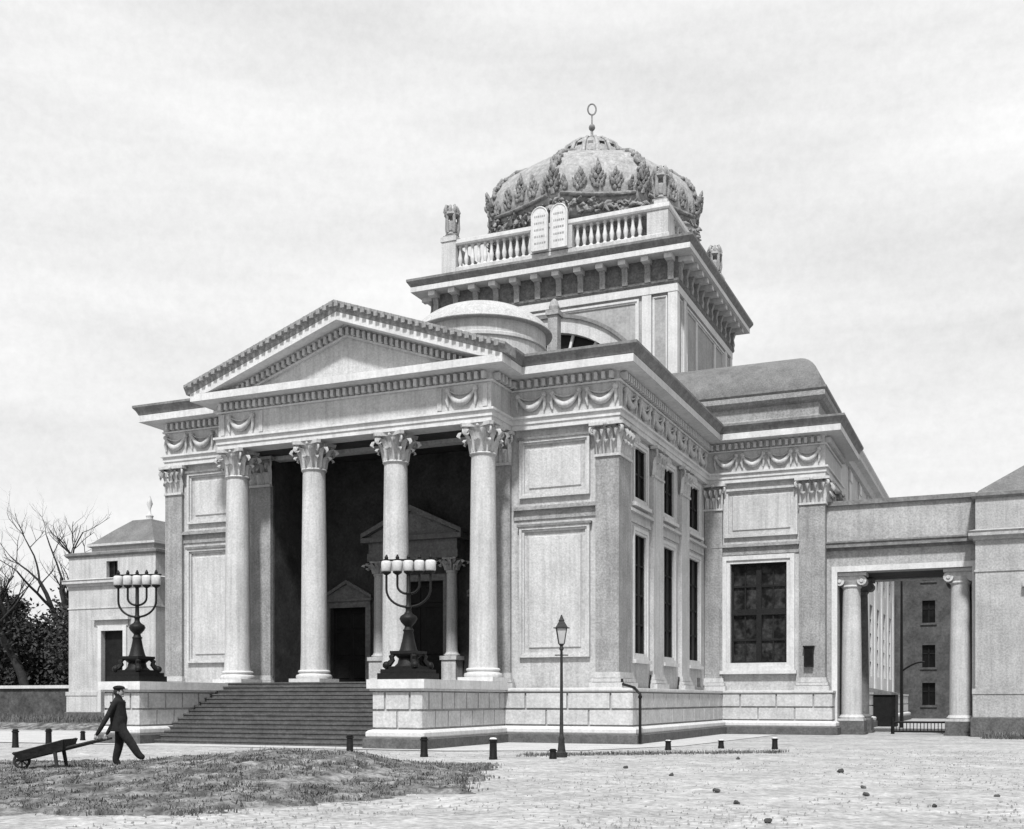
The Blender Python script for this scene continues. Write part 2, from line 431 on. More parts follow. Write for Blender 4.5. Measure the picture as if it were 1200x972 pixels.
WINY = [(45.05,46.75),(48.75,50.65),(53.15,55.1)]      # three window bays on the sides
WZ = [(10.05,12.15),(3.6,8.55)]
WINY = [(44.72,46.30),(49.05,50.72),(53.45,55.45)]
for F in (SR, SL):
    holes = [(a,b,z0,z1) for a,b in WINY for z0,z1 in WZ]
    holes += [(a+0.25,b-0.25,2.32,2.78) for a,b in ((47.0,48.9),(51.4,53.0),(54.9,56.1))]
    build(MB().wall(F, 42.34, 56.7, 2.1, 13.0, holes, -0.98, -0.18), 'side_wall', RENDER, syn)
    for a, b in WINY:
        for z0, z1 in WZ:
            w = build(MB().fbox(F, a-0.05, b+0.05, z0-0.05, z1+0.05, -0.42, -0.32), 'window', GLASS, syn)
            fr = MB()
            c = (a+b)/2
            fr.fbox(F, a, a+0.09, z0, z1, -0.32, -0.24); fr.fbox(F, b-0.09, b, z0, z1, -0.32, -0.24)
            fr.fbox(F, c-0.05, c+0.05, z0, z1, -0.32, -0.25)
            for k in range(0, int((z1-z0)/1.0)+1):
                zz = z0+(z1-z0)*k/int((z1-z0)/1.0)
                fr.fbox(F, a+0.09, b-0.09, zz-0.04, zz+0.04, -0.32, -0.26)
            build(fr, 'window_frame', FRAME, w)
            build(MB().rim(F, a-0.27, b+0.27, z0-0.25, z1+0.27, 0.265, -0.18, -0.10), 'window_surround', TRIM, w)
            build(MB().fbox(F, a-0.36, b+0.36, z0-0.40, z0-0.25, -0.18, 0.02), 'sill', TRIM, w)
    sc = MB()
    for a, b in ((44.45,47.2),(48.7,51.8),(53.1,56.0)): pass
    for a, b in ((47.0,48.9),(51.4,53.0),(54.9,56.1)):
        v = build(MB().fbox(F, a+0.2, b-0.2, 2.3, 2.8, -0.5, -0.45), 'basement_vent', FRAME, syn)
        g = MB()
        for k in range(5): g.fbox(F, a+0.3+k*(b-a-0.6)/4-0.02, a+0.3+k*(b-a-0.6)/4+0.02, 2.3, 2.8, -0.45, -0.4)
        build(g, 'bar', IRON, v)

# string course at mid height and recessed panels on front
def string_course(F, u0, u1, o=-0.18):
    mb = MB()
    mb.fbox(F, u0, u1, 8.98, 9.10, o, o+0.06); mb.fbox(F, u0, u1, 9.10, 9.36, o, o+0.04)
    mb.fbox(F, u0, u1, 9.36, 9.46, o, o+0.20); mb.fbox(F, u0, u1, 9.46, 9.52, o, o+0.14)
    return mb
for sg in (1, -1):
    a, b = sorted((sg*6.62, sg*10.18))
    build(string_course(FF, a, b), 'string_course', PILAST, syn)
    for z0, z1 in ((9.85,12.2),(3.4,8.68)):
        pa = MB().rim(FF, a+0.27, b-0.27, z0, z1, 0.2, -0.18, -0.03)
        pa.fbox(FF, a+0.65, b-0.65, z0+0.38, z1-0.38, -0.18, -0.13, 0.03)
        build(pa, 'wall_panel', STONE, syn)
        build(MB().fbox(FF, a+0.19, b-0.19, z1+0.0, z1+0.10, -0.18, 0.02), 'panel_shadow_strip', CYMA, syn)  # dark strip stands in for the moulding's shadow line over each panel
    F = SR if sg > 0 else SL
    for a, b in ((43.75,46.95),(48.45,51.6),(53.0,56.35)):
        build(string_course(F, a, b), 'string_course', STONE, syn)
    a, b = sorted((sg*11.30, sg*15.70))
    build(string_course(WF, a, b), 'string_course', PILAST, syn)

# ---- pilasters (shaft + base + capital)
ZB0, ZB1, ZC0, ZC1 = 2.14, 2.78, 11.35, 12.58
def pilaster(faces, m=PILAST, name='pilaster', body=None):
    sh = MB()
    for F, u0, u1 in faces: sh.fbox(F, u0, u1, ZB1-0.02, ZC0-0.05, -0.22, 0.0)
    p = build(sh, name, m, syn)
    bs = MB()
    for F, u0, u1 in faces: flat_base(bs, F, u0, u1, ZB0, ZB1)
    build(bs, 'pilaster_base', STONE, p)
    build(flat_capital(MB(), faces, ZC0, ZC1), 'capital', STONE, p, smooth=50)
    return p
for sg, F in ((1, SR), (-1, SL)):
    a, b = sorted((sg*10.18, sg*11.15))
    # corner pier is one solid mass
    sh = MB().box(min(XC+a,XC+b), max(XC+a,XC+b), 42.15, 43.75, ZB1-0.02, ZC0-0.05); sh.box(min(XC+a,XC+b)+0.13, max(XC+a,XC+b)-0.13, 42.28, 43.62, ZC0-0.05, ZC1)
    p = build(sh, 'pilaster', PILAST, syn)
    bs = MB(); flat_base(bs, FF, a, b, ZB0, ZB1); flat_base(bs, F, 42.15, 43.75, ZB0+0.002, ZB1-0.002); build(bs, 'pilaster_base', STONE, p)
    build(flat_capital(MB(), [(FF,a,b),(F,42.15,43.75)], ZC0, ZC1), 'capital', STONE, p, smooth=50)
    pilaster([(F, 46.95, 48.45)] , m=STONE)
    pilaster([(F, 51.6, 53.0)], m=STONE)
    # piers behind the outer columns, beside the porch mouth
    a, b = sorted((sg*5.22, sg*6.5))
    pilaster([(FF, a, b)])
    # wing fronts
    a, b = sorted((sg*11.0, sg*11.9)); pilaster([(WF, a, b)])
    G = WR if sg > 0 else WL
    a, b = sorted((sg*15.72, sg*16.95))
    sh = MB().box(min(XC+a,XC+b), max(XC+a,XC+b), 56.6, 58.1, ZB1-0.02, ZC0-0.05); sh.box(min(XC+a,XC+b)+0.13, max(XC+a,XC+b)-0.13, 56.73, 57.97, ZC0-0.05, ZC1)
    p = build(sh, 'pilaster', PILAST, syn)
    bs = MB(); flat_base(bs, WF, a, b, ZB0, ZB1); flat_base(bs, G, 56.6, 58.1, ZB0+0.002, ZB1-0.002); build(bs, 'pilaster_base', STONE, p)
    build(flat_capital(MB(), [(WF,a,b),(G,56.6,58.1)], ZC0, ZC1), 'capital', STONE, p, smooth=50)
    pilaster([(G, 61.1, 62.6)], m=STONE)

# ---- wing fronts and nave
for sg in (1, -1):
    a, b = sorted((sg*10.5, sg*16.77))
    c0, c1 = sorted((sg*12.28, sg*15.08))
    build(MB().wall(WF, a, b, 2.1, 13.0, [(c0,c1,3.5,8.55)], -0.68, -0.18), 'wing_front_wall', RENDER, syn)
    w = build(MB().fbox(WF, c0-0.05, c1+0.05, 3.45, 8.6, -0.55, -0.50), 'window', CURT, syn)
    fr = MB(); cc = (c0+c1)/2
    fr.fbox(WF, cc-0.13, cc+0.13, 3.5, 8.55, -0.5, -0.34)
    fr.fbox(WF, c0, c1, 5.95, 6.25, -0.498, -0.36)
    for k in (c0+0.06, c1-0.06): fr.fbox(WF, k-0.06, k+0.06, 3.5, 8.55, -0.497, -0.37)
    for k in ((c0+cc)/2, (c1+cc)/2): fr.fbox(WF, k-0.035, k+0.035, 3.5, 8.55, -0.496, -0.42)
    for z in (3.56, 4.7, 7.4, 8.49): fr.fbox(WF, c0, c1, z-0.05, z+0.05, -0.495, -0.41)
    build(fr, 'window_frame', FRAME, w)
    build(MB().rim(WF, c0-0.4, c1+0.4, 3.15, 8.92, 0.39, -0.18, -0.04), 'window_surround', TRIM, w)
    build(MB().fbox(WF, c0-0.5, c1+0.5, 2.98, 3.15, -0.18, 0.08), 'sill', TRIM, w)
    pa = MB().rim(WF, c0-0.3, c1+0.55, 9.85, 12.3, 0.2, -0.18, -0.03)
    pa.fbox(WF, c0+0.1, c1+0.2, 10.2, 11.95, -0.18, -0.13, 0.03)
    build(pa, 'wall_panel', STONE, syn)
    G = WR if sg > 0 else WL
    build(MB().wall(G, 56.8, 62.6, 2.1, 13.0, [], -0.9, -0.18), 'wing_side_wall', RENDER, syn)
    pa = MB().rim(G, 58.5, 60.7, 9.85, 12.3, 0.2, -0.18, -0.03); build(pa, 'wall_panel', STONE, syn)
    N = NR if sg > 0 else NL
    bays = [65.6+5.1*k for k in range(8)]
    holes = [(y-0.9,y+0.9,3.4,8.6) for y in bays]+[(y-0.9,y+0.9,10.0,13.8) for y in bays]
    build(MB().wall(N, 62.4, 103.6, 2.1, 16.7, holes, -0.8, -0.1), 'nave_wall', STONE, syn)
    for y in bays:
        for z0, z1 in ((3.4,8.6),(10.0,13.8)):
            w = build(MB().fbox(N, y-0.95, y+0.95, z0-0.05, z1+0.05, -0.32, -0.26), 'window', GLASS, syn)
            fr = MB().fbox(N, y-0.05, y+0.05, z0, z1, -0.255, -0.2)
            for k in range(1, 5): fr.fbox(N, y-0.9, y+0.9, z0+(z1-z0)*k/5-0.04, z0+(z1-z0)*k/5+0.04, -0.255, -0.2)
            build(fr, 'window_frame', FRAME, w)
    for y in [63.05+5.1*k for k in range(9)]:
        build(MB().fbox(N, y-0.5, y+0.5, 2.1, 16.1, -0.1, -0.03).fbox(N, y-0.6, y+0.6, 15.3, 15.9, -0.1, 0.05), 'pilaster', TRIM, syn)
    pth = [(XC+16.2,62.4),(XC+16.2,103.7)] if sg > 0 else [(XC-16.2,103.7),(XC-16.2,62.4)]
    build(MB().sweep(pth, [(-0.3,16.1),(0.15,16.1),(0.3,16.4),(0.65,16.5),(0.65,16.75),(0.8,16.95),(0.8,17.02),(-0.3,17.02)]), 'nave_cornice', STONE, syn)
    pth = [(XC+16.1,61.8),(XC+16.1,104.0)] if sg > 0 else [(XC-16.1,104.0),(XC-16.1,61.8)]
build(MB().wall(NB, -16.1, 16.1, 2.1, 16.7, [], -0.6, -0.1), 'rear_wall', STONE, syn)

# ---- the main entablature, one continuous run
def bp(*pts): return [(XC+x, y) for x, y in pts]
half = [(11.15,42.15),(11.15,56.6),(16.95,56.6),(16.95,62.6),(16.2,62.6)]
run = bp((-16.2,62.6),(-16.95,62.6),(-16.95,56.6),(-11.15,56.6),(-11.15,42.15),(-6.55,42.15),(-6.55,40.2),
         (6.55,40.2),(6.55,42.15),(11.15,42.15),(11.15,56.6),(16.95,56.6),(16.95,62.6),(16.2,62.6))
build(MB().sweep(run, [(-0.9,12.6),(0.03,12.6),(0.03,12.80),(0.08,12.81),(0.08,13.0),(0.17,13.03),(0.17,13.12),(-0.9,13.12)]), 'architrave', TRIM, syn)
build(MB().sweep(run, [(-0.6,13.125),(0.0,13.125),(0.0,14.15),(-0.6,14.15)]), 'frieze', STONE, syn)
def dentils(path, o0, o1, z0, z1, w=0.17, gap=0.17):
    mb = MB()
    for i in range(len(path)-1):
        (ax, ay), (bx, by) = path[i], path[i+1]
        L = math.hypot(bx-ax, by-ay); dx, dy = (bx-ax)/L, (by-ay)/L
        if L < 1.0: continue
        F = Face((ax, ay), (dx, dy), (dy, -dx))
        n = int((L-0.2)/(w+gap))
        for k in range(n):
            u = 0.1+(L-0.2)*(k+0.5)/n
            mb.fbox(F, u-w/2, u+w/2, z0, z1, o0, o1)
    return mb
cn = dentils(run, -0.04, 0.26, 14.26, 14.53, 0.14, 0.16)
build(cn.sweep(run, [(-0.6,14.152),(0.08,14.152),(0.10,14.22),(-0.02,14.23),(-0.02,14.55),(0.08,14.60),(0.80,14.62),(0.85,14.60),(0.85,14.90),(-0.6,14.92)]), 'cornice', TRIM, syn)
cyp = [(0.0,14.925),(0.85,14.925),(0.87,14.98),(0.93,15.1),(1.05,15.24),(1.05,15.34),(0.4,15.38),(0.0,15.38)]
right_run = bp((6.55,40.2),(6.55,42.15),(11.15,42.15),(11.15,56.6),(16.95,56.6),(16.95,62.6),(16.2,62.6))
left_run = bp((-16.2,62.6),(-16.95,62.6),(-16.95,56.6),(-11.15,56.6),(-11.15,42.15),(-6.55,42.15),(-6.55,40.2))
build(MB().sweep(right_run, cyp), 'gutter', CYMA, syn)
build(MB().sweep(left_run, cyp), 'gutter', CYMA, syn)
# porch soffit beam behind the portico architrave
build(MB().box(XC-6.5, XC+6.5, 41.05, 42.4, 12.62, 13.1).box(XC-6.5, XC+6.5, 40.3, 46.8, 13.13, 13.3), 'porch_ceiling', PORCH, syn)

# garlands on the frieze
def hang(F, us, w):
    for u in us: build(garland(F, u, w, 13.92, 0.5), 'garland', STONE, syn, smooth=60)
for sg in (1, -1):
    hang(FF, [sg*(7.45+1.5*k) for k in range(3)], 1.15)
    hang(PF, [sg*5.3], 1.2)
    hang(SR if sg > 0 else SL, [43.4+1.95*k for k in range(7)], 1.35)
    hang(WF, [sg*(12.1+1.35*k) for k in range(4)], 1.05)
    for u in (4.3, 6.3): build(MB().fbox(PF, sg*u-0.1, sg*u+0.1, 13.2, 14.1, 0.0, 0.05), 'frieze_strip', STONE, syn)

# ---- vestibule roofs and pediment
rf = MB().box(XC-11.3, XC+11.3, 42.3, 56.7, 14.95, 15.30)
build(rf, 'flat_roof', ROOF, syn)
ZA, ZE, BE = 17.93, 15.30, 7.55
SLP = (ZA-ZE)/BE
def rake(prof, sg, floor=14.905, seg=30, b1=BE):
    vs = []; fs = []; m = len(prof)
    for i in range(seg+1):
        b = b1*i/seg
        for o, n in prof:
            vs.append((XC+sg*b, 40.2-o, max(ZA-SLP*b+n, floor)))
    for i in range(seg):
        for k in range(m):
            l = (k+1) % m
            fs.append((i*m+k,(i+1)*m+k,(i+1)*m+l,i*m+l))
    fs.append(tuple(range(m))); fs.append(tuple(seg*m+k for k in range(m)))
    return vs, fs
ped = build(MB().prism(PF, [(-6.9,14.93),(6.9,14.93),(0,17.05)], -0.5, -0.05), 'pediment', STONE, syn)
rk, rc, rd = MB(), MB(), MB()
for sg in (1, -1):
    rk.add(*rake([(1.05,0.0),(1.05,-0.1),(0.93,-0.26),(0.86,-0.42),(0.0,-0.42),(0.0,0.0)], sg, b1=7.6))
    rc.add(*rake([(0.85,-0.425),(0.85,-0.75),(0.0,-0.75),(0.0,-0.425)], sg, b1=7.4))
    rd.add(*rake([(0.20,-0.755),(0.14,-0.80),(0.03,-0.82),(0.03,-1.12),(0.12,-1.14),(0.10,-1.22),(-0.1,-1.22),(-0.1,-0.755)], sg, b1=7.2))
    for k in range(22):                       # raking dentils
        b = 0.15+k*0.26
        za = ZA-SLP*b
        if za-1.1 > 14.95: rd.box(XC+sg*b-0.065, XC+sg*b+0.065, 40.2-0.28, 40.2-0.01, za-1.12, za-0.86)
    for k in range(24):                       # small leaves along the raking gutter
        b = 0.12+k*0.31
        rk.box(XC+sg*b-0.09, XC+sg*b+0.09, 40.2-1.085, 40.2-0.9, ZA-SLP*b-0.24, ZA-SLP*b-0.03)
build(rk, 'raking_gutter', RAKEM, ped); build(rc, 'raking_cornice', TRIM, ped); build(rd, 'raking_moulding', STONE, ped)
FY = Face((XC, 0), (1,0), (0,-1))
g = MB().prism(Face((XC,40.25),(1,0),(0,-1)), [(-7.3,15.28),(7.3,15.28),(0,17.85)], -6.0, -0.3)
build(g, 'gable_roof', ROOF, syn)

# saucer-domed drum over the vestibule
dr = MB().lathe(XC, 53.4, [(3.3,15.2),(3.3,19.65),(3.4,19.7),(3.4,19.85),(3.34,19.9),(3.34,20.6)], 56)
dm = build(dr, 'vestibule_drum', STONE, syn, smooth=30)
prof = [(3.3,20.5),(3.66,20.53),(3.68,20.57)]+[(3.68*math.sin(a)/math.sin(1.2), 22.16-(1.58/(1-math.cos(1.2)))*(1-math.cos(a))) for a in [1.2*(1-i/18) for i in range(1,18)]]+[(0.05,22.17)]
build(MB().lathe(XC, 53.4, prof, 64), 'saucer_dome', PALER, dm, smooth=40)
ch = MB().box(XC+2.3, XC+2.85, 56.9, 57.45, 15.2, 22.5); ch.box(XC+2.2, XC+2.95, 56.8, 57.55, 22.5, 22.75); ch.lathe(XC+2.57, 57.17, [(0.26,22.75),(0.3,23.0),(0.2,23.3),(0.05,23.45)], 12)
build(ch, 'chimney', PILAST, syn)

# ---- portico columns
def column(cx, cy, z0, z1, r, parent, m, capfun=True):
    rt = r*0.85; zb = z0+0.55; zc = z1-1.15
    prof = []
    for i in range(13):
        t = i/12
        prof.append((r-(r-rt)*(t**1.6), zb+(zc-zb)*t))
    prof = [(r*1.06,zb-0.02),(r*1.04,zb+0.04)]+prof[1:]
    sh = MB().lathe(cx, cy, prof, 28)
    c = build(sh, 'column', m, parent, smooth=40)
    bs = MB().box(cx-r*1.36, cx+r*1.36, cy-r*1.36, cy+r*1.36, z0, z0+0.17)
    bs.lathe(cx, cy, [(r*1.33,z0+0.17),(r*1.38,z0+0.25),(r*1.33,z0+0.33),(r*1.16,z0+0.36),(r*1.12,z0+0.41),(r*1.2,z0+0.44),(r*1.22,z0+0.48),(r*1.16,z0+0.53),(r*1.0,z0+0.545)], 28)
    build(bs, 'column_base', TRIM, c, smooth=40)
    build(round_capital(cx, cy, zc, z1, rt), 'capital', STONE, c, smooth=50)
    return c
c0 = column(XC-5.95, 40.76, 2.41, 12.6, 0.56, syn, STONE)
for k in (1, 2, 3): copy_tree(c0, syn, (5.95*2/3*k, 0, 0))

# ---- porch interior
pw = MB()
BKY = 46.6
BW = Face((XC, BKY), (1,0), (0,-1))
for sg in (1, -1): build(MB().box(XC+sg*5.45-0.27, XC+sg*5.45+0.27, 42.40, BKY+0.5, 2.4, 13.1), 'porch_side_wall', PORCH, syn)  # reaches forward over the jambs, colouring them as if in shade
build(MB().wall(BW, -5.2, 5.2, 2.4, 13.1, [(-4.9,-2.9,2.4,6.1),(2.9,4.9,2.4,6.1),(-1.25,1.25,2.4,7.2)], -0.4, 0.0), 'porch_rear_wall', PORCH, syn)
def porch_door(u0, u1, z1, side):
    d = build(MB().fbox(BW, u0, u1, 2.4, z1, -0.35, -0.28), 'door', DOOR, syn)
    p = MB(); c = (u0+u1)/2
    for a, b in ((u0+0.15,c-0.1),(c+0.1,u1-0.15)):
        for za, zb in ((2.7,3.6),(3.8,z1-1.2),(z1-1.0,z1-0.25)): p.fbox(BW, a, b, za, zb, -0.28, -0.24, 0.03)
    build(p, 'door_panels', DOOR, d)
    if side:
        s = MB()
        for a, b in ((u0-0.28,u0),(u1,u1+0.28)): s.fbox(BW, a, b, 2.4, z1, 0.0, 0.1)
        s.fbox(BW, u0-0.28, u1+0.28, z1, z1+0.3, 0.0, 0.11); s.fbox(BW, u0-0.38, u1+0.38, z1+0.3, z1+0.42, 0.0, 0.22)
        s.prism(BW, [(u0-0.38,z1+0.42),(u1+0.38,z1+0.42),(c,z1+1.15)], 0.0, 0.08)
        for sg in (1,-1):
            s.prism(BW, [(c+sg*1.38,z1+0.42),(c+sg*1.38,z1+0.56),(c,z1+1.32),(c,z1+1.15)], 0.08, 0.24)
        build(s, 'door_surround', PORST, d)
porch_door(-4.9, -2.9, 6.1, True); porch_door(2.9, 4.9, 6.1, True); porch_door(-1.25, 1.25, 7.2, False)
po = MB()
po.fbox(BW, -2.35, 2.35, 8.15, 8.5, 0.0, 0.85); po.fbox(BW, -2.3, 2.3, 8.5, 9.0, 0.0, 0.8); po.fbox(BW, -2.6, 2.6, 9.0, 9.22, 0.0, 1.05)
po.prism(BW, [(-2.5,9.22),(2.5,9.22),(0,10.35)], 0.0, 0.8)
for sg in (1,-1): po.prism(BW, [(sg*2.6,9.22),(sg*2.6,9.42),(0,10.62),(0,10.35)], 0.8, 1.05)
po.fbox(BW, -1.55, -1.25, 2.4, 7.2, 0.0, 0.12); po.fbox(BW, 1.25, 1.55, 2.4, 7.2, 0.0, 0.12); po.fbox(BW, -1.55, 1.55, 7.2, 7.5, 0.0, 0.13)
portal = build(po, 'portal', PORST, syn)
pc = None
for sg in (-1, 1):
    cx, cy = XC+sg*1.9, BKY-0.5
    if pc is None:
        sh = MB().lathe(cx, cy, [(0.27,3.85),(0.24,7.55)], 20)
        pc = build(sh, 'portal_column', STONE, portal, smooth=40)
        q = MB().box(cx-0.42, cx+0.42, cy-0.42, cy+0.42, 2.4, 2.6); q.box(cx-0.36, cx+0.36, cy-0.36, cy+0.36, 2.6, 3.5); q.box(cx-0.42, cx+0.42, cy-0.42, cy+0.42, 3.5, 3.68)
        q.lathe(cx, cy, [(0.36,3.68),(0.38,3.74),(0.3,3.8),(0.28,3.87)], 20)
        q.add(*(lambda m: (m.v, m.f))(round_capital(cx, cy, 7.55, 8.15, 0.24)))
        pc2 = q
        sh2 = MB(); sh2.v = sh.v+q.v; sh2.f = sh.f+[tuple(i+len(sh.v) for i in f) for f in q.f]
        old = pc; bpy.data.objects.remove(old)
        pc = build(sh2, 'portal_column', STONE, portal, smooth=40)
    else: copy_tree(pc, portal, (3.8, 0, 0))

# ---- wing attic and roofs
for sg in (1, -1):
    xa, xb = (XC+9.0, XC+16.6) if sg > 0 else (XC-16.6, XC-9.0)
    pth = [(xa,56.95),(xb,56.95),(xb,62.3)] if sg > 0 else [(xa,62.3),(xa,56.95),(xb,56.95)]
    build(MB().sweep(pth, [(-0.5,15.2),(0.1,15.2),(0.1,15.7),(0.0,15.75),(0.0,16.35),(0.2,16.45),(0.35,16.6),(0.35,16.85),(-0.5,16.9)]), 'wing_attic', PILAST, syn)
    build(MB().box(xa, xb-0.3 if sg > 0 else xb, 57.2, 63, 15.1, 16.5), 'attic_mass', STONE, syn)
    build(MB().sweep(pth, [(-0.5,16.88),(0.36,16.86),(0.42,16.95),(0.42,17.06),(-0.5,17.1)]), 'gutter', CYMA, syn)
# big hipped mansard over the nave and wings
def hiproof(x0, x1, y0, y1, rows):
    vs = []; fs = []
    for ix, iy, z in rows: vs += [(x0+ix,y0+iy,z),(x1-ix,y0+iy,z),(x1-ix,y1-iy,z),(x0+ix,y1-iy,z)]
    for i in range(len(rows)-1):
        for k in range(4): fs.append((i*4+k, i*4+(k+1)%4, i*4+4+(k+1)%4, i*4+4+k))
    fs.append((3,2,1,0)); n = len(rows)*4; fs.append((n-4,n-3,n-2,n-1))
    return MB().add(vs, fs)
build(hiproof(XC-16.75, XC+16.75, 56.8, 103.6, [(2.8*(1-math.cos(t)), 5.0*(1-math.cos(t)), 16.9+2.75*math.sin(t)) for t in [i*PI/2/12 for i in range(13)]]), 'mansard_roof', ROOF, syn, smooth=35)

# ---- the crossing tower
TY0, TY1, TB = 62.9, 77.2, 7.87
TF = Face((XC, TY0), (1,0), (0,-1)); TR = Face((XC+TB, 0), (0,1), (1,0)); TL = Face((XC-TB, 0), (0,1), (-1,0)); TK = Face((XC, TY1), (-1,0), (0,1))
tw = MB().box(XC-TB+0.15, XC+TB-0.15, TY0+0.15, TY1-0.15, 15.0, 28.2)
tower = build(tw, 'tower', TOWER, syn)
def arch(F, u, z0, r, r2, o0, o1, a0=0.0, a1=PI, n=24):
    mb = MB(); vs = []; fs = []
    for i in range(n+1):
        a = a0+(a1-a0)*i/n
        for rr, o in ((r,o0),(r2,o0),(r2,o1),(r,o1)): vs.append(F.P(u+rr*math.cos(a), z0+rr*math.sin(a), o))
    for i in range(n):
        for k in range(4): fs.append((i*4+k,(i+1)*4+k,(i+1)*4+(k+1)%4,i*4+(k+1)%4))
    fs.append((0,1,2,3)); fs.append((n*4+3,n*4+2,n*4+1,n*4))
    return mb.add(vs, fs)
pil_t, pan_t = MB(), MB()
for F, lo, hi in ((TF,-TB,TB),(TK,-TB,TB),(TR,TY0,TY1),(TL,TY0,TY1)):
    ep = 0.0 if (F is TF or F is TK) else 0.006
    for a, b in ((lo+ep,lo+0.55),(lo+1.55,lo+2.1),(hi-2.1,hi-1.55),(hi-0.55,hi-ep)):
        pil_t.fbox(F, a, b, 15.1, 25.3, -0.15, 0.0 if (F is TF or F is TK) else -0.004)
    pil_t.fbox(F, lo+ep, hi-ep, 25.05, 25.5, -0.14, 0.03 if (F is TF or F is TK) else 0.027)
    pan_t.rim(F, lo+2.3, hi-2.3, 16.0, 24.9, 0.22, -0.15, -0.02)
    pan_t.rim(F, lo+0.62, lo+1.48, 16.0, 24.9, 0.1, -0.15, -0.08); pan_t.rim(F, hi-1.48, hi-0.62, 16.0, 24.9, 0.1, -0.15, -0.08)
    if F in (TR, TL):
        for k in (0.33, 0.66): pan_t.fbox(F, lo+(hi-lo)*k-0.2, lo+(hi-lo)*k+0.2, 16.2, 24.7, -0.15, -0.05)
build(pil_t, 'tower_pilasters', TRIM, tower); build(pan_t, 'tower_panels', TRIM, tower)
AZ, AR, AR2 = 17.5, 6.0, 6.85
lunette = build(arch(TF, 0.0, AZ, AR, AR2, -0.14, 0.35, n=40), 'lunette_window', STONE, tower, smooth=30)
build(arch(TF, 0.0, AZ, AR2, AR2+0.2, -0.14, 0.5, n=40), 'arch_moulding', CYMA, lunette, smooth=30)
build(MB().prism(TF, [(AR*math.cos(PI*i/32), AZ+AR*math.sin(PI*i/32)) for i in range(33)], -0.14, -0.10), 'pane', GLASS, lunette)
lf = MB()
for k in range(1, 12):
    a = PI*k/12
    lf.tube([TF.P(1.6*math.cos(a), AZ+1.6*math.sin(a), 0.0), TF.P(AR*math.cos(a), AZ+AR*math.sin(a), 0.0)], 0.11, 4)
for rr in (1.6, 3.8):
    q = arch(TF, 0.0, AZ, rr-0.12, rr+0.12, -0.1, 0.02); lf.add(q.v, q.f)
build(lf, 'glazing_bars', TRIM, lunette)
# barrel roof between the drum and the lunette, seen beside the chimney
TP = [(XC-TB,TY0),(XC+TB,TY0),(XC+TB,TY1),(XC-TB,TY1)]
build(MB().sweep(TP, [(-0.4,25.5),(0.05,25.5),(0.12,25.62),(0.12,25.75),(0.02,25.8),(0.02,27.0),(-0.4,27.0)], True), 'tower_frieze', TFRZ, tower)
for i in range(4):
    (ax, ay), (bx, by) = TP[i], TP[(i+1)%4]
    L = math.hypot(bx-ax, by-ay); dx, dy = (bx-ax)/L, (by-ay)/L
    F = Face((ax,ay), (dx,dy), (dy,-dx))
    n = 12
    for k in range(n):
        u = 0.35+(L-0.7)*k/(n-1)
        build(MB().prism(Face(F.P(u-0.17,0,0)[:2], F.n, F.d), [(0.0,25.75),(0.16,25.7),(0.22,25.95),(0.16,26.3),(0.3,26.7),(0.62,26.98),(0.0,26.98)], 0.0, 0.34), 'bracket', PILAST, tower)
        build(MB().fbox(F, u-0.22, u+0.22, 26.72, 26.99, 0.02, 0.80), 'modillion', TRIM, tower)
build(MB().sweep(TP, [(-0.4,27.0),(0.86,27.0),(0.98,27.02),(1.0,27.0),(1.0,27.3),(-0.4,27.32)], True), 'tower_cornice', TRIM, tower)
build(MB().sweep(TP, [(-0.4,27.325),(1.0,27.325),(1.05,27.4),(1.2,27.62),(1.2,27.76),(-0.4,27.85)], True), 'tower_gutter', CYMA, tower)
# parapet with balusters
PB = 7.0; PY0, PY1 = 63.5, 76.6
pp = [(XC-PB,PY0),(XC+PB,PY0),(XC+PB,PY1),(XC-PB,PY1)]
bal = build(MB().sweep(pp, [(-0.3,27.7),(0.3,27.7),(0.3,28.6),(0.22,28.66),(-0.22,28.66),(-0.3,28.6)], True), 'balustrade', STONE, tower)
build(MB().sweep(pp, [(-0.26,30.02),(0.26,30.02),(0.32,30.12),(0.32,30.34),(0.2,30.4),(-0.32,30.34)], True), 'rail', TRIM, bal)
for sx in (-1, 1):
    for fy, y in ((0, PY0+0.15), (1, PY1-0.15)):
        cx = XC+sx*(PB-0.15)
        if sx < 0 or fy:
            pd = MB().box(cx-0.49, cx+0.49, y-0.49, y+0.49, 27.6, 30.32); pd.box(cx-0.55, cx+0.55, y-0.55, y+0.55, 30.32, 30.62)
        else:
            pd = MB().box(cx-0.9, cx+0.36, y-0.36, y+0.9, 27.6, 30.04); pd.box(cx-0.5, cx+0.3, y-0.3, y+0.5, 30.3, 30.62)
        build(pd, 'pedestal', STONE, bal)
build(MB().box(XC-1.35, XC+1.35, PY0-0.29, PY0+0.28, 28.67, 30.015), 'tablet_plinth', STONE, bal)
b0 = None
def bspot(x, y):
    global b0
    if b0 is None:
        b0 = build(MB().lathe(x, y, [(0.13,28.66),(0.13,28.76),(0.08,28.8),(0.14,29.05),(0.15,29.2),(0.09,29.5),(0.075,29.75),(0.1,29.8),(0.07,29.85),(0.13,29.93),(0.13,30.02)], 10), 'baluster', TRIM, bal, smooth=50)
        b0['x'] = 0; return
    o = b0.copy(); COL.objects.link(o); o.parent = bal
    o.location = Vector((x, y, WO[b0.name].z))-WO[bal.name]
xs = [-6.2+0.43*k for k in range(12)]+[1.60+0.43*k for k in range(10)]
for x in xs: bspot(XC+x, PY0)
for k in range(12): bspot(XC+PB, PY0+1.7+0.9*k)
for k in range(12): bspot(XC-PB, PY0+1.7+0.9*k)
for k in range(13): bspot(XC-5.4+0.9*k, PY1)
if 'x' in b0: del b0['x']

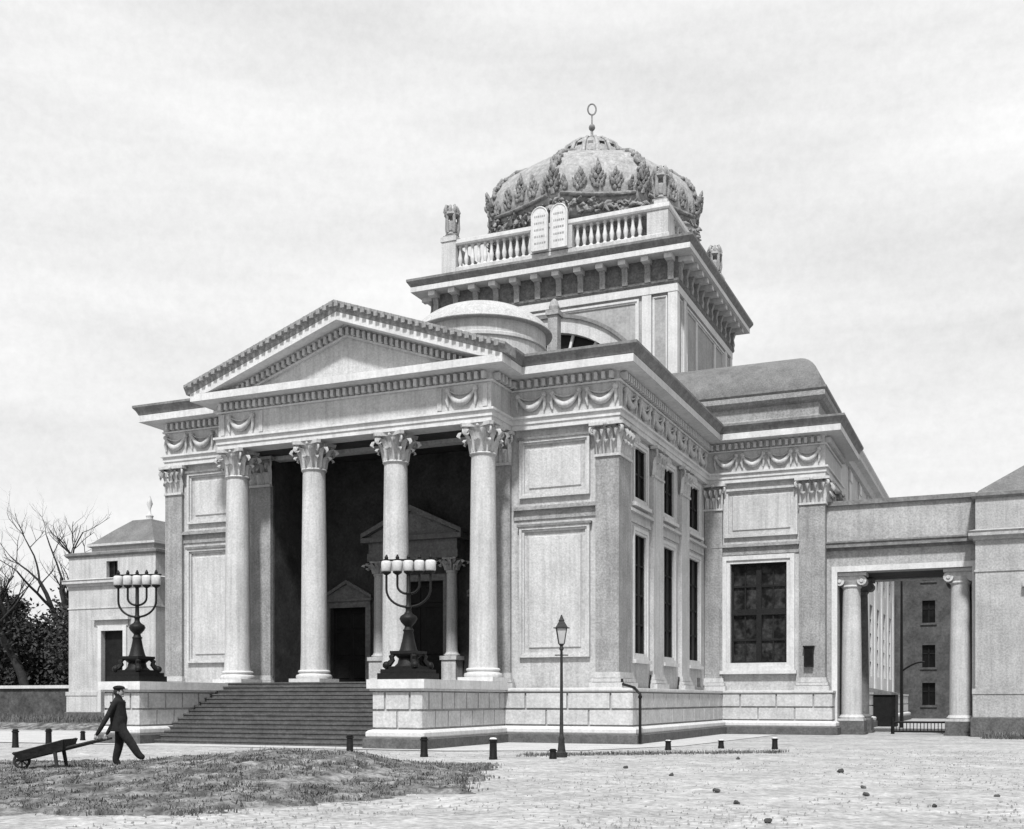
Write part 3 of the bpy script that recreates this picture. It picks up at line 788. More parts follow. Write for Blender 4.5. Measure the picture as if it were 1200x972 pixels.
# ---- the great dome
DC = (XC, 70.6)
DA = PI/8*0
def octring(r, z, n=64, lobe=0.0):
    """eight-sided ring with softened edges; vertices on the axes"""
    out = []
    for k in range(n):
        a = 2*PI*k/n
        t = ((a-DA) % (PI/4))-PI/8
        rr = r*math.cos(PI/8)/math.cos(t)
        rr *= 1+lobe*(math.cos(t*4)*0.5)
        out.append((DC[0]+rr*math.cos(a), DC[1]+rr*math.sin(a), z))
    return out
def octlathe(prof, lobe=0.0, n=64):
    mb = MB(); vs = []; fs = []
    for r, z in prof: vs += octring(r, z, n, lobe)
    for i in range(len(prof)-1):
        for k in range(n): fs.append((i*n+k, i*n+(k+1)%n, (i+1)*n+(k+1)%n, (i+1)*n+k))
    fs.append(tuple(range(n-1,-1,-1))); fs.append(tuple((len(prof)-1)*n+k for k in range(n)))
    return mb.add(vs, fs)
DPROF = [(6.85,31.8),(7.05,32.2),(7.1,33.0),(6.95,33.75),(6.6,34.45),(6.05,35.05),(5.2,35.65),(4.15,36.1),(3.0,36.38),(2.25,36.45)]
dome = build(octlathe(DPROF, 0.03), 'dome', DOMEM, syn, smooth=25)
build(octlathe([(5.6,27.8),(5.6,30.4),(5.8,30.5),(5.8,30.7),(5.7,30.8),(5.7,31.2)]), 'dome_drum', DOMEM, dome, smooth=25)
build(octlathe([(5.6,30.95),(6.5,30.96)]+[(6.62+0.44*math.sin(a), 31.42-0.44*math.cos(a)) for a in [PI*(i+1)/10 for i in range(9)]]+[(6.4,31.9)]), 'dome_eaves', DOMEM, dome, smooth=40)
PR = random.Random(11)
def palmette(base, out, up, h, w, mb):
    """a carved leafy clump standing on the dome surface: narrow at the foot, full, then pointed"""
    o = Vector(out).normalized(); u = Vector(up).normalized(); s = u.cross(o).normalized(); b = Vector(base)
    rows = 6
    for k in range(rows):
        t = (k+0.3)/rows
        half = w*0.52*(0.55+1.1*t if t < 0.4 else (1.0-t)*1.6)
        n = max(1, round(half*2/0.24))
        for q in range(n):
            x = (q-(n-1)/2)*(2*half/max(n, 1))+PR.uniform(-0.04, 0.04)
            p = b+s*x+u*(t*h+PR.uniform(-0.04, 0.04))+o*PR.uniform(0.0, 0.09)
            r = PR.uniform(0.10, 0.16)*(0.8+0.3*w)
            e = p+u*r*1.5+s*x*0.35+o*r*0.8
            mb.tube([tuple(p-u*r*0.6), tuple(p+u*r*0.3+o*r*0.3), tuple(e)], [r*0.75, r, r*0.25], 6)
    mb.tube([tuple(b+u*h*0.75), tuple(b+u*h*0.95+o*0.06), tuple(b+u*h*1.12+o*0.12)], [0.13, 0.10, 0.03], 6)
def dsurf(a, z):
    P = DPROF
    for (r0,z0),(r1,z1) in zip(P, P[1:]):
        if z0 <= z <= z1: r = r0+(r1-r0)*(z-z0)/(z1-z0)
    t = ((a-DA) % (PI/4))-PI/8
    rr = r*math.cos(PI/8)/math.cos(t)*(1+0.03*math.cos(t*4)*0.5)
    return (DC[0]+rr*math.cos(a), DC[1]+rr*math.sin(a), z)
for k in range(8):                          # garland ribs on the edges
    a = k*PI/4
    mb = MB(); pts = []; rad = []
    for i in range(15):
        z = 32.2+(36.4-32.2)*i/14
        pts.append(dsurf(a, min(z, 36.42))); rad.append(0.15+0.04*math.sin(i*2.4))
    mb.tube(pts, rad, 7)
    for i in range(1, 14, 2):
        p = pts[i]
        for sgn in (-1, 1): mb.ball((p[0]-math.sin(a)*0.2*sgn, p[1]+math.cos(a)*0.2*sgn, p[2]), 0.16, 6, 4)
    palmette(dsurf(a, 32.5), (math.cos(a), math.sin(a), 0.1), Vector(dsurf(a, 33.3))-Vector(dsurf(a, 32.5))+Vector((math.cos(a)*0.15, math.sin(a)*0.15, 0)), 1.35, 0.95, mb)
    palmette(dsurf(a, 34.1), (math.cos(a), math.sin(a), 0.2), Vector(dsurf(a, 34.9))-Vector(dsurf(a, 34.1))+Vector((math.cos(a)*0.12, math.sin(a)*0.12, 0)), 0.95, 0.75, mb)
    build(mb, 'rib', ORNM, dome, smooth=60)
for k in range(8):
    for da, h, w, z in ((-0.74,0.8,0.62,32.4),(-0.40,1.2,0.85,32.5),(0.0,1.6,1.0,32.55),(0.40,1.2,0.85,32.5),(0.74,0.8,0.62,32.4)):
        a = k*PI/4+PI/8+da*PI/8*1.05
        mb = MB()
        up = Vector(dsurf(a, z+1.0))-Vector(dsurf(a, z))
        palmette(dsurf(a, z), (math.cos(a), math.sin(a), 0.1), up, h, w, mb)
        build(mb, 'palmette', ORNM, dome, smooth=60)
    sw = MB(); pts = []                     # festoon hanging between the edges
    for i in range(13):
        t = i/12; a = k*PI/4+0.06+t*(PI/4-0.12)
        q = Vector(dsurf(a, 32.25)); pts.append(tuple(q+Vector((math.cos(a)*0.08, math.sin(a)*0.08, -0.15*math.sin(PI*t)))))
    sw.tube(pts, 0.13, 6)
    for i in range(70):
        t = PR.random(); a = k*PI/4+t*(PI/4); q = Vector(dsurf(a, 32.2)); th = PR.uniform(-1.2, 1.3)
        rr_ = 0.945+0.055*math.cos(th); p = (DC[0]+(q.x-DC[0])*rr_, DC[1]+(q.y-DC[1])*rr_, 31.42+0.46*math.sin(th)); r = PR.uniform(0.09, 0.17)
        aa = a+PR.uniform(-1, 1)
        sw.tube([p, (p[0]-math.sin(aa)*r*1.6, p[1]+math.cos(aa)*r*1.6, p[2]+PR.uniform(-0.15, 0.2)), (p[0]-math.sin(aa)*r*3.0+math.cos(a)*0.06, p[1]+math.cos(aa)*r*3.0+math.sin(a)*0.06, p[2]+PR.uniform(-0.2, 0.25))], [r*0.6, r, r*0.3], 6)
    build(sw, 'festoon', ORNM, dome, smooth=60)
# crown-shaped lantern
lan = build(MB().lathe(DC[0], DC[1], [(2.2,36.3),(2.5,36.42),(2.5,36.62),(2.15,36.68),(2.08,37.3),(1.7,37.95),(1.2,38.3),(0.6,38.5),(0.2,38.56)], 48), 'lantern', DOMEM, dome, smooth=35)
rb = MB()
for k in range(16):
    a = 2*PI*k/16+0.1
    pts = [(DC[0]+r*math.cos(a), DC[1]+r*math.sin(a), z) for r, z in ((2.48,36.55),(2.22,37.15),(1.92,37.8),(1.34,38.28),(0.7,38.53),(0.25,38.6))]
    rb.tube(pts, [0.16,0.13,0.12,0.1,0.08,0.06], 6); rb.ball(pts[0], 0.27, 7, 5)
build(rb, 'lantern_rib', DOMEM, lan, smooth=60)
ls = MB()
for k in range(16):
    a = 2*PI*(k+0.5)/16+0.1
    F = Face((DC[0],DC[1]), (-math.sin(a), math.cos(a)), (math.cos(a), math.sin(a)))
    ls.add([F.P(-0.19,36.85,2.17),F.P(0.19,36.85,2.17),F.P(0.17,37.75,1.87),F.P(-0.17,37.75,1.87),F.P(-0.19,36.85,1.95),F.P(0.19,36.85,1.95),F.P(0.17,37.75,1.6),F.P(-0.17,37.75,1.6)],
           [(0,1,2,3),(7,6,5,4),(0,4,5,1),(1,5,6,2),(2,6,7,3),(3,7,4,0)])
build(ls, 'lantern_opening', GLASS, lan)
fi = MB().lathe(DC[0], DC[1], [(0.26,38.5),(0.2,38.75),(0.09,39.0),(0.08,39.3)], 12)
fi.ball((DC[0],DC[1],39.5), 0.22, 12, 8)
fi.tube([(DC[0],DC[1],39.7),(DC[0],DC[1],40.36)], 0.05, 8)
ring = [(DC[0]+0.27*math.sin(t)*RGT[0], DC[1]+0.27*math.sin(t)*RGT[1], 40.70-0.36*math.cos(t)) for t in [2*PI*i/20 for i in range(21)]]
fi.tube(ring, 0.055, 6)
build(fi, 'finial', ORNM, dome, smooth=50)

# ---- downpipe at the corner, notice box on the wing pilaster
build(MB().tube([(XC+12.36,41.0,0.05),(XC+12.36,41.0,1.9),(XC+12.1,41.1,2.15),(XC+11.35,42.0,2.3),(XC+11.3,42.05,2.5)], 0.055, 8).lathe(XC+12.36,41.0,[(0.08,1.75),(0.08,1.85)],8), 'downpipe', IRON, syn, smooth=60)
nb = MB().fbox(WF, 15.98, 16.42, 3.3, 4.25, 0.0, 0.22); nb.fbox(WF, 15.93, 16.47, 4.25, 4.33, -0.0, 0.27)
nbx = build(nb, 'notice_box', IRON, None); tag(nbx, 'small dark box fixed low on the pilaster left of the gateway', 'box')
build(MB().fbox(WF, 16.04, 16.36, 3.4, 4.15, 0.22, 0.225), 'panel', GLASS, nbx)

# ---- tablets of the law and corner sculptures on the parapet
tab = empty('law_tablets', (XC, PY0-0.3, 28.66))
tag(tab, 'pair of pale round-topped stone tablets at the middle of the roof balustrade', 'tablets')
TBF = Face((XC, PY0-0.32), (1,0), (0,-1))
for u in (-0.62, 0.62):
    poly = [(u-0.5,28.67),(u+0.5,28.67),(u+0.5,30.75)]+[(u+0.5*math.cos(a), 30.75+0.5*math.sin(a)) for a in [PI*i/12 for i in range(1,12)]]+[(u-0.5,30.75)]
    t = build(MB().prism(TBF, poly, 0.0, 0.3), 'tablet', TRIM, tab)
    ln = MB()
    for k in range(5):
        z = 30.7-k*0.40
        x = u-0.33
        while x < u+0.3:
            w = random.uniform(0.05, 0.12); ln.fbox(TBF, x, x+w, z-0.05, z+0.06, 0.3, 0.312); x += w+0.05
    build(ln, 'carved_lines', PILAST, t)
    rm = MB()
    out = [(u-0.5,28.67),(u-0.5,30.75)]+[(u-0.5*math.cos(a), 30.75+0.5*math.sin(a)) for a in [PI*i/12 for i in range(1,12)]]+[(u+0.5,30.75),(u+0.5,28.67)]
    rm.tube([TBF.P(a, z, 0.3) for a, z in out], 0.05, 5); build(rm, 'rim', TRIM, t)
def sculpture(x, y):
    root = empty('roof_sculpture', (x, y, 30.62))
    build(MB().box(x-0.42, x+0.42, y-0.42, y+0.42, 30.62, 30.74).lathe(x, y, [(0.4,30.74),(0.46,30.82),(0.36,30.9),(0.3,31.0)], 14), 'base', PILAST, root)
    b = MB().lathe(x, y, [(0.28,31.0),(0.36,31.1),(0.30,31.25),(0.34,31.5),(0.30,31.68),(0.16,31.75),(0.14,32.0)], 14)
    for k in range(5):
        a = k*2*PI/5+0.5; c, s = math.cos(a), math.sin(a)
        b.tube([(x+c*r, y+s*r, z) for r, z in ((0.34,30.95),(0.40,31.3),(0.40,31.7),(0.38,31.95),(0.44,32.15))], [0.10,0.12,0.10,0.11,0.08], 6)
    build(b, 'body', PILAST, root, smooth=60)
    c_ = MB().lathe(x, y, [(0.35,31.98),(0.5,32.08),(0.46,32.22),(0.25,32.4),(0.1,32.55)], 14)
    for k in range(9):
        a = k*2*PI/9; c, s = math.cos(a), math.sin(a); q = random.uniform(0.8, 1.2)
        c_.tube([(x+c*0.3, y+s*0.3, 32.1), (x+c*0.45*q, y+s*0.45*q, 32.35), (x+c*0.38*q, y+s*0.38*q, 32.5+0.12*q), (x+c*0.2, y+s*0.2, 32.66*1.0)], [0.13,0.12,0.08,0.03], 6)
    build(c_, 'leaf_crown', PILAST, root, smooth=60)
    return root
s0 = sculpture(XC-PB+0.15, PY0+0.15)
tag(s0, 'pale carved leafy urn on the left front corner pedestal of the roof balustrade', 'roof sculpture', 'carved urns on the tower parapet')
s1 = copy_tree(s0, None, (2*PB-0.5, 0.2, 0)); tag(s1, 'carved leafy urn on the right front parapet corner, standing against the dome', 'roof sculpture')
s2 = copy_tree(s0, None, (2*PB-0.3, PY1-PY0-0.3, 0)); tag(s2, 'carved leafy urn on the rear parapet corner, farthest right on the roof', 'roof sculpture')

# ================================================================== MENORAHS
def menorah(x, y, z0, arms_dir):
    root = empty('candelabrum', (x, y, z0))
    px, py = arms_dir
    bs = MB()
    for w, a, b in ((0.80,0.0,0.22),(0.72,0.22,0.36),(0.60,0.36,0.46),(0.42,0.84,0.90),(0.48,0.90,1.0)):
        bs.lathe(x, y, [(w*1.414,z0+a),(w*1.414,z0+b)], 4, PI/4)
    bs.lathe(x, y, [(0.50,z0+0.46),(0.38,z0+0.58),(0.34,z0+0.74),(0.46,z0+0.84)], 12)
    for k in range(4):
        a = PI/4+k*PI/2; c, s = math.cos(a), math.sin(a)
        bs.tube([(x+c*r, y+s*r, z0+z) for r, z in ((0.52,0.9),(0.62,0.80),(0.58,0.68),(0.68,0.56),(0.80,0.48),(0.84,0.40))], [0.08,0.10,0.10,0.11,0.12,0.10], 7)
        bs.ball((x+c*0.80, y+s*0.80, z0+0.50), 0.14, 8, 5)
    build(bs, 'base', IRON, root, smooth=40)
    stm = MB().lathe(x, y, [(0.34,z0+1.0),(0.30,z0+1.08),(0.22,z0+1.4),(0.17,z0+1.68),(0.2,z0+1.74),(0.15,z0+1.80),(0.13,z0+1.88),(0.26,z0+2.02),(0.32,z0+2.14),(0.28,z0+2.24),(0.15,z0+2.32),(0.1,z0+2.4),(0.1,z0+2.5),(0.14,z0+2.55),(0.08,z0+2.64),(0.075,z0+3.0),(0.12,z0+3.04),(0.07,z0+3.1),(0.07,z0+3.78)], 16)
    build(stm, 'stem', IRON, root, smooth=50)
    zt = z0+3.76
    for r, zc, zb in ((0.80,3.20,2.56),(0.40,3.32,3.02)):
        ar = MB(); pts = [(x-px*r, y-py*r, zt)]
        for i in range(19):
            a = PI+PI*i/18
            pts.append((x+px*r*math.cos(a), y+py*r*math.cos(a), z0+zc-(zc-zb)*(-math.sin(a))))
        pts.append((x+px*r, y+py*r, zt))
        ar.tube(pts, 0.043, 8)
        build(ar, 'arm', IRON, root, smooth=60)
    # the two lower ends of the curves meet the stem
    lampset = []
    bar = MB().tube([(x-px*1.02,y-py*1.02,zt+0.46),(x+px*1.02,y+py*1.02,zt+0.46)], 0.035, 6)
    build(bar, 'top_bar', IRON, root)
    for k in range(5):
        q = (k-2)*0.40; cx, cy = x+px*q, y+py*q
        cup = MB().lathe(cx, cy, [(0.06,zt-0.06),(0.15,zt),(0.17,zt+0.05),(0.1,zt+0.06)], 12)
        c = build(cup, 'lamp_holder', IRON, root)
        build(MB().lathe(cx, cy, [(0.15,zt+0.05),(0.185,zt+0.09),(0.19,zt+0.36),(0.17,zt+0.42),(0.13,zt+0.44)], 14), 'lamp_glass', LAMPG, c, smooth=50)
        build(MB().lathe(cx, cy, [(0.14,zt+0.44),(0.15,zt+0.47),(0.06,zt+0.51),(0.07,zt+0.55),(0.02,zt+0.66)], 10), 'lamp_cap', IRON, c)
    return root
m1 = menorah(XC+5.70, 35.05, 2.40, (0.97, 0.243))
tag(m1, 'black candelabrum with white lamps on the right stair wall, before a pale column', 'candelabrum', 'candelabra flanking the steps')
m2 = copy_tree(m1, None, (-6.47-5.70, 0, 0))
tag(m2, 'black candelabrum with white lamps on the left stair wall, beside the pale annex', 'candelabrum')

# ================================================================== PAVILIONS AND GATE
def pavilion(x0, x1, y0, y1, inner, label, cat):
    root = empty('annex_building' if inner > 0 else 'gatehouse', ((x0+x1)/2, (y0+y1)/2, 0))
    tag(root, label, cat)
    F = Face((x0,y0), (1,0), (0,-1)); W = x1-x0
    mx = (lambda u: W-u) if inner > 0 else (lambda u: u)
    def rg(a, b): return tuple(sorted((mx(a), mx(b))))
    da, db = rg(2.56, 4.35); wa, wb = rg(3.05, 3.98)
    holes = [(da,db,0.9,6.1),(wa,wb,9.42,10.55)]
    RENDER = globals()['RENDER'] if inner > 0 else GREYR; STONE = globals()['STONE'] if inner > 0 else GREYR
    build(MB().wall(F, 0, W, 0.0, 10.9, holes, -0.5, 0.0), 'wall', RENDER, root)
    build(MB().box(x0, x0+0.5, y0+0.5, y1, 0, 10.9).box(x1-0.5, x1, y0+0.5, y1, 0, 10.9).box(x0+0.5, x1-0.5, y1-0.5, y1, 0, 10.9), 'side_wall', RENDER, root)
    pth = [(x0,y0),(x1,y0),(x1,y1),(x0,y1)]
    build(MB().sweep(pth, [(-0.1,9.0),(0.08,9.0),(0.12,9.12),(0.3,9.18),(0.3,9.32),(0.36,9.4),(0.0,9.5),(-0.1,9.5)], True), 'ledge', STONE, root)
    build(MB().sweep(pth, [(-0.1,10.9),(0.1,10.9),(0.18,11.0),(0.18,11.15),(-0.1,11.22)], True), 'coping', CYMA, root)
    build(MB().sweep(pth, [(-0.05,7.55),(0.05,7.55),(0.05,7.64),(-0.05,7.64)], True), 'band', STONE, root)
    bs = MB()
    segs = [(0.0, da-0.28), (db+0.28, W)]
    for a, b in segs: bs.fbox(F, a-(0.1 if a == 0 else 0), b+(0.1 if b == W else 0), 0.3, 1.95, 0.0, 0.1); bs.fbox(F, a-(0.14 if a == 0 else 0), b+(0.14 if b == W else 0), 1.95, 2.2, 0.0, 0.14)
    bs.box(x0-0.1, x0, y0, y1, 0.3, 2.18); bs.box(x1, x1+0.1, y0, y1, 0.3, 2.18)
    build(bs, 'base_course', STONE, root)
    build(MB().sweep(pth, [(-0.05,0.0),(0.2,0.0),(0.2,0.85),(0.12,0.9),(-0.05,0.9)], True), 'plinth', PLINTH, root)
    d = build(MB().fbox(F, da, db, 0.9, 6.1, -0.35, -0.28), 'door', DOOR, root)
    sd = MB()
    sd.fbox(F, da-0.28, da, 0.91, 6.4, 0.0, 0.1); sd.fbox(F, db, db+0.28, 0.91, 6.4, 0.0, 0.1); sd.fbox(F, da, db, 6.1, 6.4, 0.0, 0.1)
    build(sd, 'door_surround', TRIM, d)
    build(MB().fbox(F, da-0.6, db+0.6, 6.78, 6.98, 0.0, 0.3).fbox(F, da-0.4, db+0.4, 6.4, 6.78, 0.0, 0.08), 'door_hood', STONE, d)
    w = build(MB().fbox(F, wa, wb, 9.42, 10.55, -0.32, -0.27), 'window', GLASS, root)
    build(MB().fbox(F, (wa+wb)/2-0.04, (wa+wb)/2+0.04, 9.42, 10.55, -0.27, -0.2), 'window_frame', FRAME, w)
    if inner > 0: build(MB().sweep([(x0+1.0,y0+1.0),(x1-1.0,y0+1.0),(x1-1.0,y1-1.0),(x0+1.0,y1-1.0)], [(-0.3,11.0),(0.0,11.0),(0.0,11.6),(0.22,11.7),(0.22,11.85),(-0.3,11.9)], True), 'attic', STONE, root)
    rf = build(hiproof(x0+0.05, x1-0.05, y0+0.05, y1-0.05, [(0,0,11.18),(0.1,0.1,11.3),(2.2,2.2,12.8),(2.8,2.8,13.3),(2.9,2.9,13.32)]) if inner < 0 else hiproof(x0+0.8, x1-0.8, y0+0.8, y1-0.8, [(0,0,11.86),(0.2,0.2,11.95),(1.2,1.2,12.9),(2.0,2.0,13.6),(2.1,2.1,13.62)]), 'roof', ROOF, root)
    cx, cy = (x0+x1)/2, (y0+y1)/2
    build(MB().lathe(cx, cy, [(0.3,13.6),(0.2,13.8),(0.26,13.95),(0.1,14.1),(0.06,14.4),(0.2,14.75),(0.1,15.1),(0.03,15.3)], 10), 'finial', STONE, rf, smooth=50)
    return root
pavilion(-55.8, -48.65, 56.0, 63.1, 1, 'small pale annex with a dark door and hipped roof behind the left candelabrum', 'building')
pavilion(-1.15, 6.0, 56.0, 63.1, -1, 'plain grey stone gatehouse block closing the gateway at the right edge', 'building')

gate = empty('gateway_screen', (-4.5, 57.3, 0))
tag(gate, 'grey stone gateway screen with ionic columns between the synagogue and gatehouse', 'gateway')
GF = Face((0, 57.3), (1,0), (0,-1))
build(MB().wall(GF, -7.95, -1.15, 0.0, 11.2, [(-7.45,-1.32,0.0,7.95)], -0.9, 0.0), 'wall', GREYR, gate)
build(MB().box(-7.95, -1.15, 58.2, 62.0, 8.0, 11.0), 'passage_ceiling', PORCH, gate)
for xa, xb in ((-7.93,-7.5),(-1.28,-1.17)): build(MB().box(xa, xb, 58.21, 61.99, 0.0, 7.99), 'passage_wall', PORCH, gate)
build(MB().wall(Face((0,62.9),(1,0),(0,-1)), -7.95, -1.15, 0.0, 11.2, [(-7.45,-1.32,0.0,7.95)], 0.0, 0.9), 'rear_wall', RENDER, gate)
build(MB().fbox(GF, -7.95, -1.2, 9.0, 9.12, 0.0, 0.1).fbox(GF, -7.95, -1.2, 9.12, 9.34, 0.0, 0.34).fbox(GF, -7.95, -1.2, 9.34, 9.42, 0.0, 0.4), 'ledge', CYMA, gate)
build(MB().fbox(GF, -7.95, -1.17, 11.2, 11.42, -1.0, 0.16), 'coping', CYMA, gate)
tr = MB()
tr.fbox(GF, -7.72, -7.45, 0.0, 8.22, 0.0, 0.09); tr.fbox(GF, -1.32, -1.16, 0.0, 8.22, 0.0, 0.09); tr.fbox(GF, -7.45, -1.32, 7.95, 8.22, 0.0, 0.09)
build(tr, 'architrave', TRIM, gate)
def ionic(x, y, stone=None):
    STONE = stone or globals()['STONE']
    z0, z1, r = 0.66, 7.93, 0.5
    c = build(MB().lathe(x, y, [(r*1.0,z0+0.3)]+[(r-(0.08)*(i/8)**1.5, z0+0.35+(z1-0.75-z0-0.35)*i/8) for i in range(9)], 24), 'column', STONE, gate, smooth=40)
    build(MB().box(x-0.72, x+0.72, y-0.72, y+0.72, 0.0, 0.12).box(x-0.66, x+0.66, y-0.66, y+0.66, 0.12, z0), 'pedestal', PLINTH, c)
    build(MB().box(x-0.62, x+0.62, y-0.62, y+0.62, z0, z0+0.1).lathe(x, y, [(r*1.2,z0+0.1),(r*1.24,z0+0.17),(r*1.12,z0+0.24),(r*1.02,z0+0.3)], 24), 'column_base', STONE, c, smooth=40)
    cap = MB().lathe(x, y, [(r*0.84,z1-0.78),(r*0.98,z1-0.68),(r*0.9,z1-0.6),(r*1.1,z1-0.4)], 24)
    for s in (-1, 1):
        cap.tube([(x+s*0.52, y-0.48, z1-0.40), (x+s*0.52, y+0.48, z1-0.40)], 0.23, 14)
        cap.tube([(x+s*0.52, y-0.53, z1-0.40), (x+s*0.52, y+0.53, z1-0.40)], 0.09, 10)
    cap.box(x-0.56, x+0.56, y-0.45, y+0.45, z1-0.40, z1-0.17); cap.box(x-0.74, x+0.74, y-0.55, y+0.55, z1-0.165, z1-0.003)
    build(cap, 'capital', STONE, c, smooth=40)
    return c
i0 = ionic(-6.85, 57.95)
copy_tree(i0, gate, (5.0, 0, 0)); i1 = ionic(-6.85, 61.2, PORST); copy_tree(i1, gate, (5.0, 0, 0))  # rear pair coloured darker to stand for the passage shade
# low iron gate leaf in the passage
lg = empty('iron_gate', (-3.5, 59.0, 0))
tag(lg, 'low dark iron gate leaf standing across the right side of the gateway', 'gate')
a, b = (-5.0, 58.9), (-2.1, 59.4)
fr = MB()
for z in (0.12, 0.58): fr.tube([(a[0],a[1],z),(b[0],b[1],z)], 0.05, 6)
for q in (a, b): fr.tube([(q[0],q[1],0.0),(q[0],q[1],0.8)], 0.09, 8)
build(fr, 'frame', IRON, lg)
bb = MB()
for k in range(1, 18):
    t = k/18; x, y = a[0]+(b[0]-a[0])*t, a[1]+(b[1]-a[1])*t
    bb.tube([(x,y,0.12),(x,y,0.58)], 0.022, 5)
build(bb, 'bars', IRON, lg)
# bracket lamp post deep in the passage court
lp = empty('bracket_lamp', (-5.6, 72.0, 0))
tag(lp, 'tall thin dark lamp post with curved arm seen inside the gateway', 'street lamp')
build(MB().tube([(-5.6,72,0),(-5.6,72,9.5)], [0.11,0.06], 8), 'post', IRON, lp)
build(MB().tube([(-5.6+1.3*t, 72, 3.4+0.55*math.sin(PI*0.55*t)) for t in [i/8 for i in range(9)]], 0.06, 6), 'arm', IRON, lp)
# ---- tenement behind the gate
tn = empty('tenement', (4.0, 112.0, 0))
tag(tn, 'dark brick tenement with small windows seen through the gateway', 'building')
TNF = Face((-12.0, 108.0), (1,0), (0,-1))
wins = [(u-0.55,u+0.55,z,z+2.0) for u in (2.0, 5.9, 9.8, 13.7, 17.6) for z in (1.2, 4.6, 8.6, 12.4, 16.0) if not z > 14]
build(MB().wall(TNF, 0, 26, 0.0, 15.8, wins, -0.6, 0.0)
      .box(-12.0, 14.0, 108.6, 118, 0.0, 15.8), 'wall', BRICK, tn)
for u0, u1, z0, z1 in wins:
    w = build(MB().fbox(TNF, u0, u1, z0, z1, -0.35, -0.3), 'window', GLASS, tn)
    build(MB().fbox(TNF, (u0+u1)/2-0.04, (u0+u1)/2+0.04, z0, z1, -0.3, -0.24).fbox(TNF, u0, u1, z0+1.2, z0+1.28, -0.298, -0.24), 'window_frame', FRAME, w)
    build(MB().fbox(TNF, u0-0.15, u1+0.15, z0-0.2, z0-0.05, 0.0, 0.12), 'sill', BRICK, w)
build(MB().fbox(TNF, -0.3, 26.3, 15.8, 16.2, -10.3, 0.4), 'cornice', BRICK, tn)
# low dark shed beside the nave, in the court
sh = empty('court_shed', (-6.9, 76.0, 0))
tag(sh, 'low dark shed standing in the court beyond the gateway', 'shed')
build(MB().box(-7.7, -6.2, 75, 77, 0, 2.0), 'wall', DOOR, sh)
build(MB().add([(-7.8,74.9,2.0),(-6.1,74.9,2.0),(-6.1,77.1,2.0),(-7.8,77.1,2.0),(-7.8,74.9,2.45),(-6.1,74.9,2.1),(-6.1,77.1,2.1),(-7.8,77.1,2.45)], [(3,2,1,0),(4,5,6,7),(0,1,5,4),(1,2,6,5),(2,3,7,6),(3,0,4,7)]), 'roof', ROOF, sh)

# ================================================================== GROUND
def mound_h(x, y):
    r = RGT[0]*x+RGT[1]*y; d = FWD[0]*x+FWD[1]*y
    K = [(-22,0.10),(-12,0.06),(-9.2,0.15),(-7.2,0.36),(-5.3,0.50),(-3.9,0.46),(-2.3,0.22),(-1.3,0.08),(-0.6,0.0),(2,0.0)]
    H = 0.0
    for (a, ha), (b, hb) in zip(K, K[1:]):
        if a <= r <= b: t = (r-a)/(b-a); t = t*t*(3-2*t); H = ha+(hb-ha)*t
    near = 16.7 + max(0.0, (r+5.5))*0.85
    peak = 25.5-0.35*max(0, r+4); far = 30.5-0.5*max(0, r+4)
    def ss(t): t = max(0.0, min(1.0, t)); return t*t*(3-2*t)
    p = ss((d-near)/(peak-near))*ss((far-d)/(far-peak))
    return H*p, (d-near, far-d, r)
def gz(x, y): return mound_h(x, y)[0]

gm = MB(); n = 90
# one sheet, dense near the camera, stretched to the horizon
def ax(i, n, far): t = 2*i/n-1; return math.copysign(abs(t)**3*far+abs(t)*40, t)
for j in range(n+1):
    for i in range(n+1):
        x, y = ax(i, n, 900)-10, ax(j, n, 900)+25
        z = 0.035*noise.noise(Vector((x*0.5, y*0.5, 0)))+0.02*noise.noise(Vector((x*1.4, y*1.4, 3))) if (y < 33 and y > -10 and abs(x) < 50) else 0.0
        gm.v.append((x, y, z-0.012))
for j in range(n):
    for i in range(n): a = j*(n+1)+i; gm.f.append((a, a+1, a+n+2, a+n+1))
gnt = GROUND.node_tree; gb = gnt.nodes['Principled BSDF']; src = gb.inputs['Base Color'].links[0].from_socket
gn = gnt.nodes.new('ShaderNodeTexNoise'); gn.inputs['Scale'].default_value = 2.3; gn.inputs['Detail'].default_value = 8; gn.inputs['Roughness'].default_value = 0.75
gg = gnt.nodes.new('ShaderNodeNewGeometry'); gnt.links.new(gg.outputs['Position'], gn.inputs['Vector'])
gr_ = gnt.nodes.new('ShaderNodeMapRange'); gr_.inputs['From Min'].default_value = 0.38; gr_.inputs['From Max'].default_value = 0.62; gr_.inputs['To Min'].default_value = 0.70; gr_.inputs['To Max'].default_value = 1.12
gnt.links.new(gn.outputs['Fac'], gr_.inputs['Value'])
gx = gnt.nodes.new('ShaderNodeMix'); gx.data_type = 'RGBA'; gx.blend_type = 'MULTIPLY'; gx.inputs['Factor'].default_value = 1.0
gnt.links.new(src, gx.inputs[6]); gnt.links.new(gr_.outputs['Result'], gx.inputs[7]); gnt.links.new(gx.outputs[2], gb.inputs['Base Color'])
g = build(gm, 'ground', GROUND, None, smooth=60, origin=(0,0,0), merge=False); tag(g, kind='structure')
# fine near ground with ruts and lumps
pv = MB().add([(XC-24,33.6,0.006),(XC-14,33.2,0.006),(XC,33.1,0.006),(XC+8,33.4,0.006),(XC+12,35.5,0.006),(XC+14.2,40.5,0.006),(XC+14.5,46,0.006),(XC+15,55,0.006),(XC+10,55,0.006),(XC-24,45,0.006)], [tuple(range(10))])
p_ = build(pv, 'path', PATHM, None); tag(p_, kind='structure')

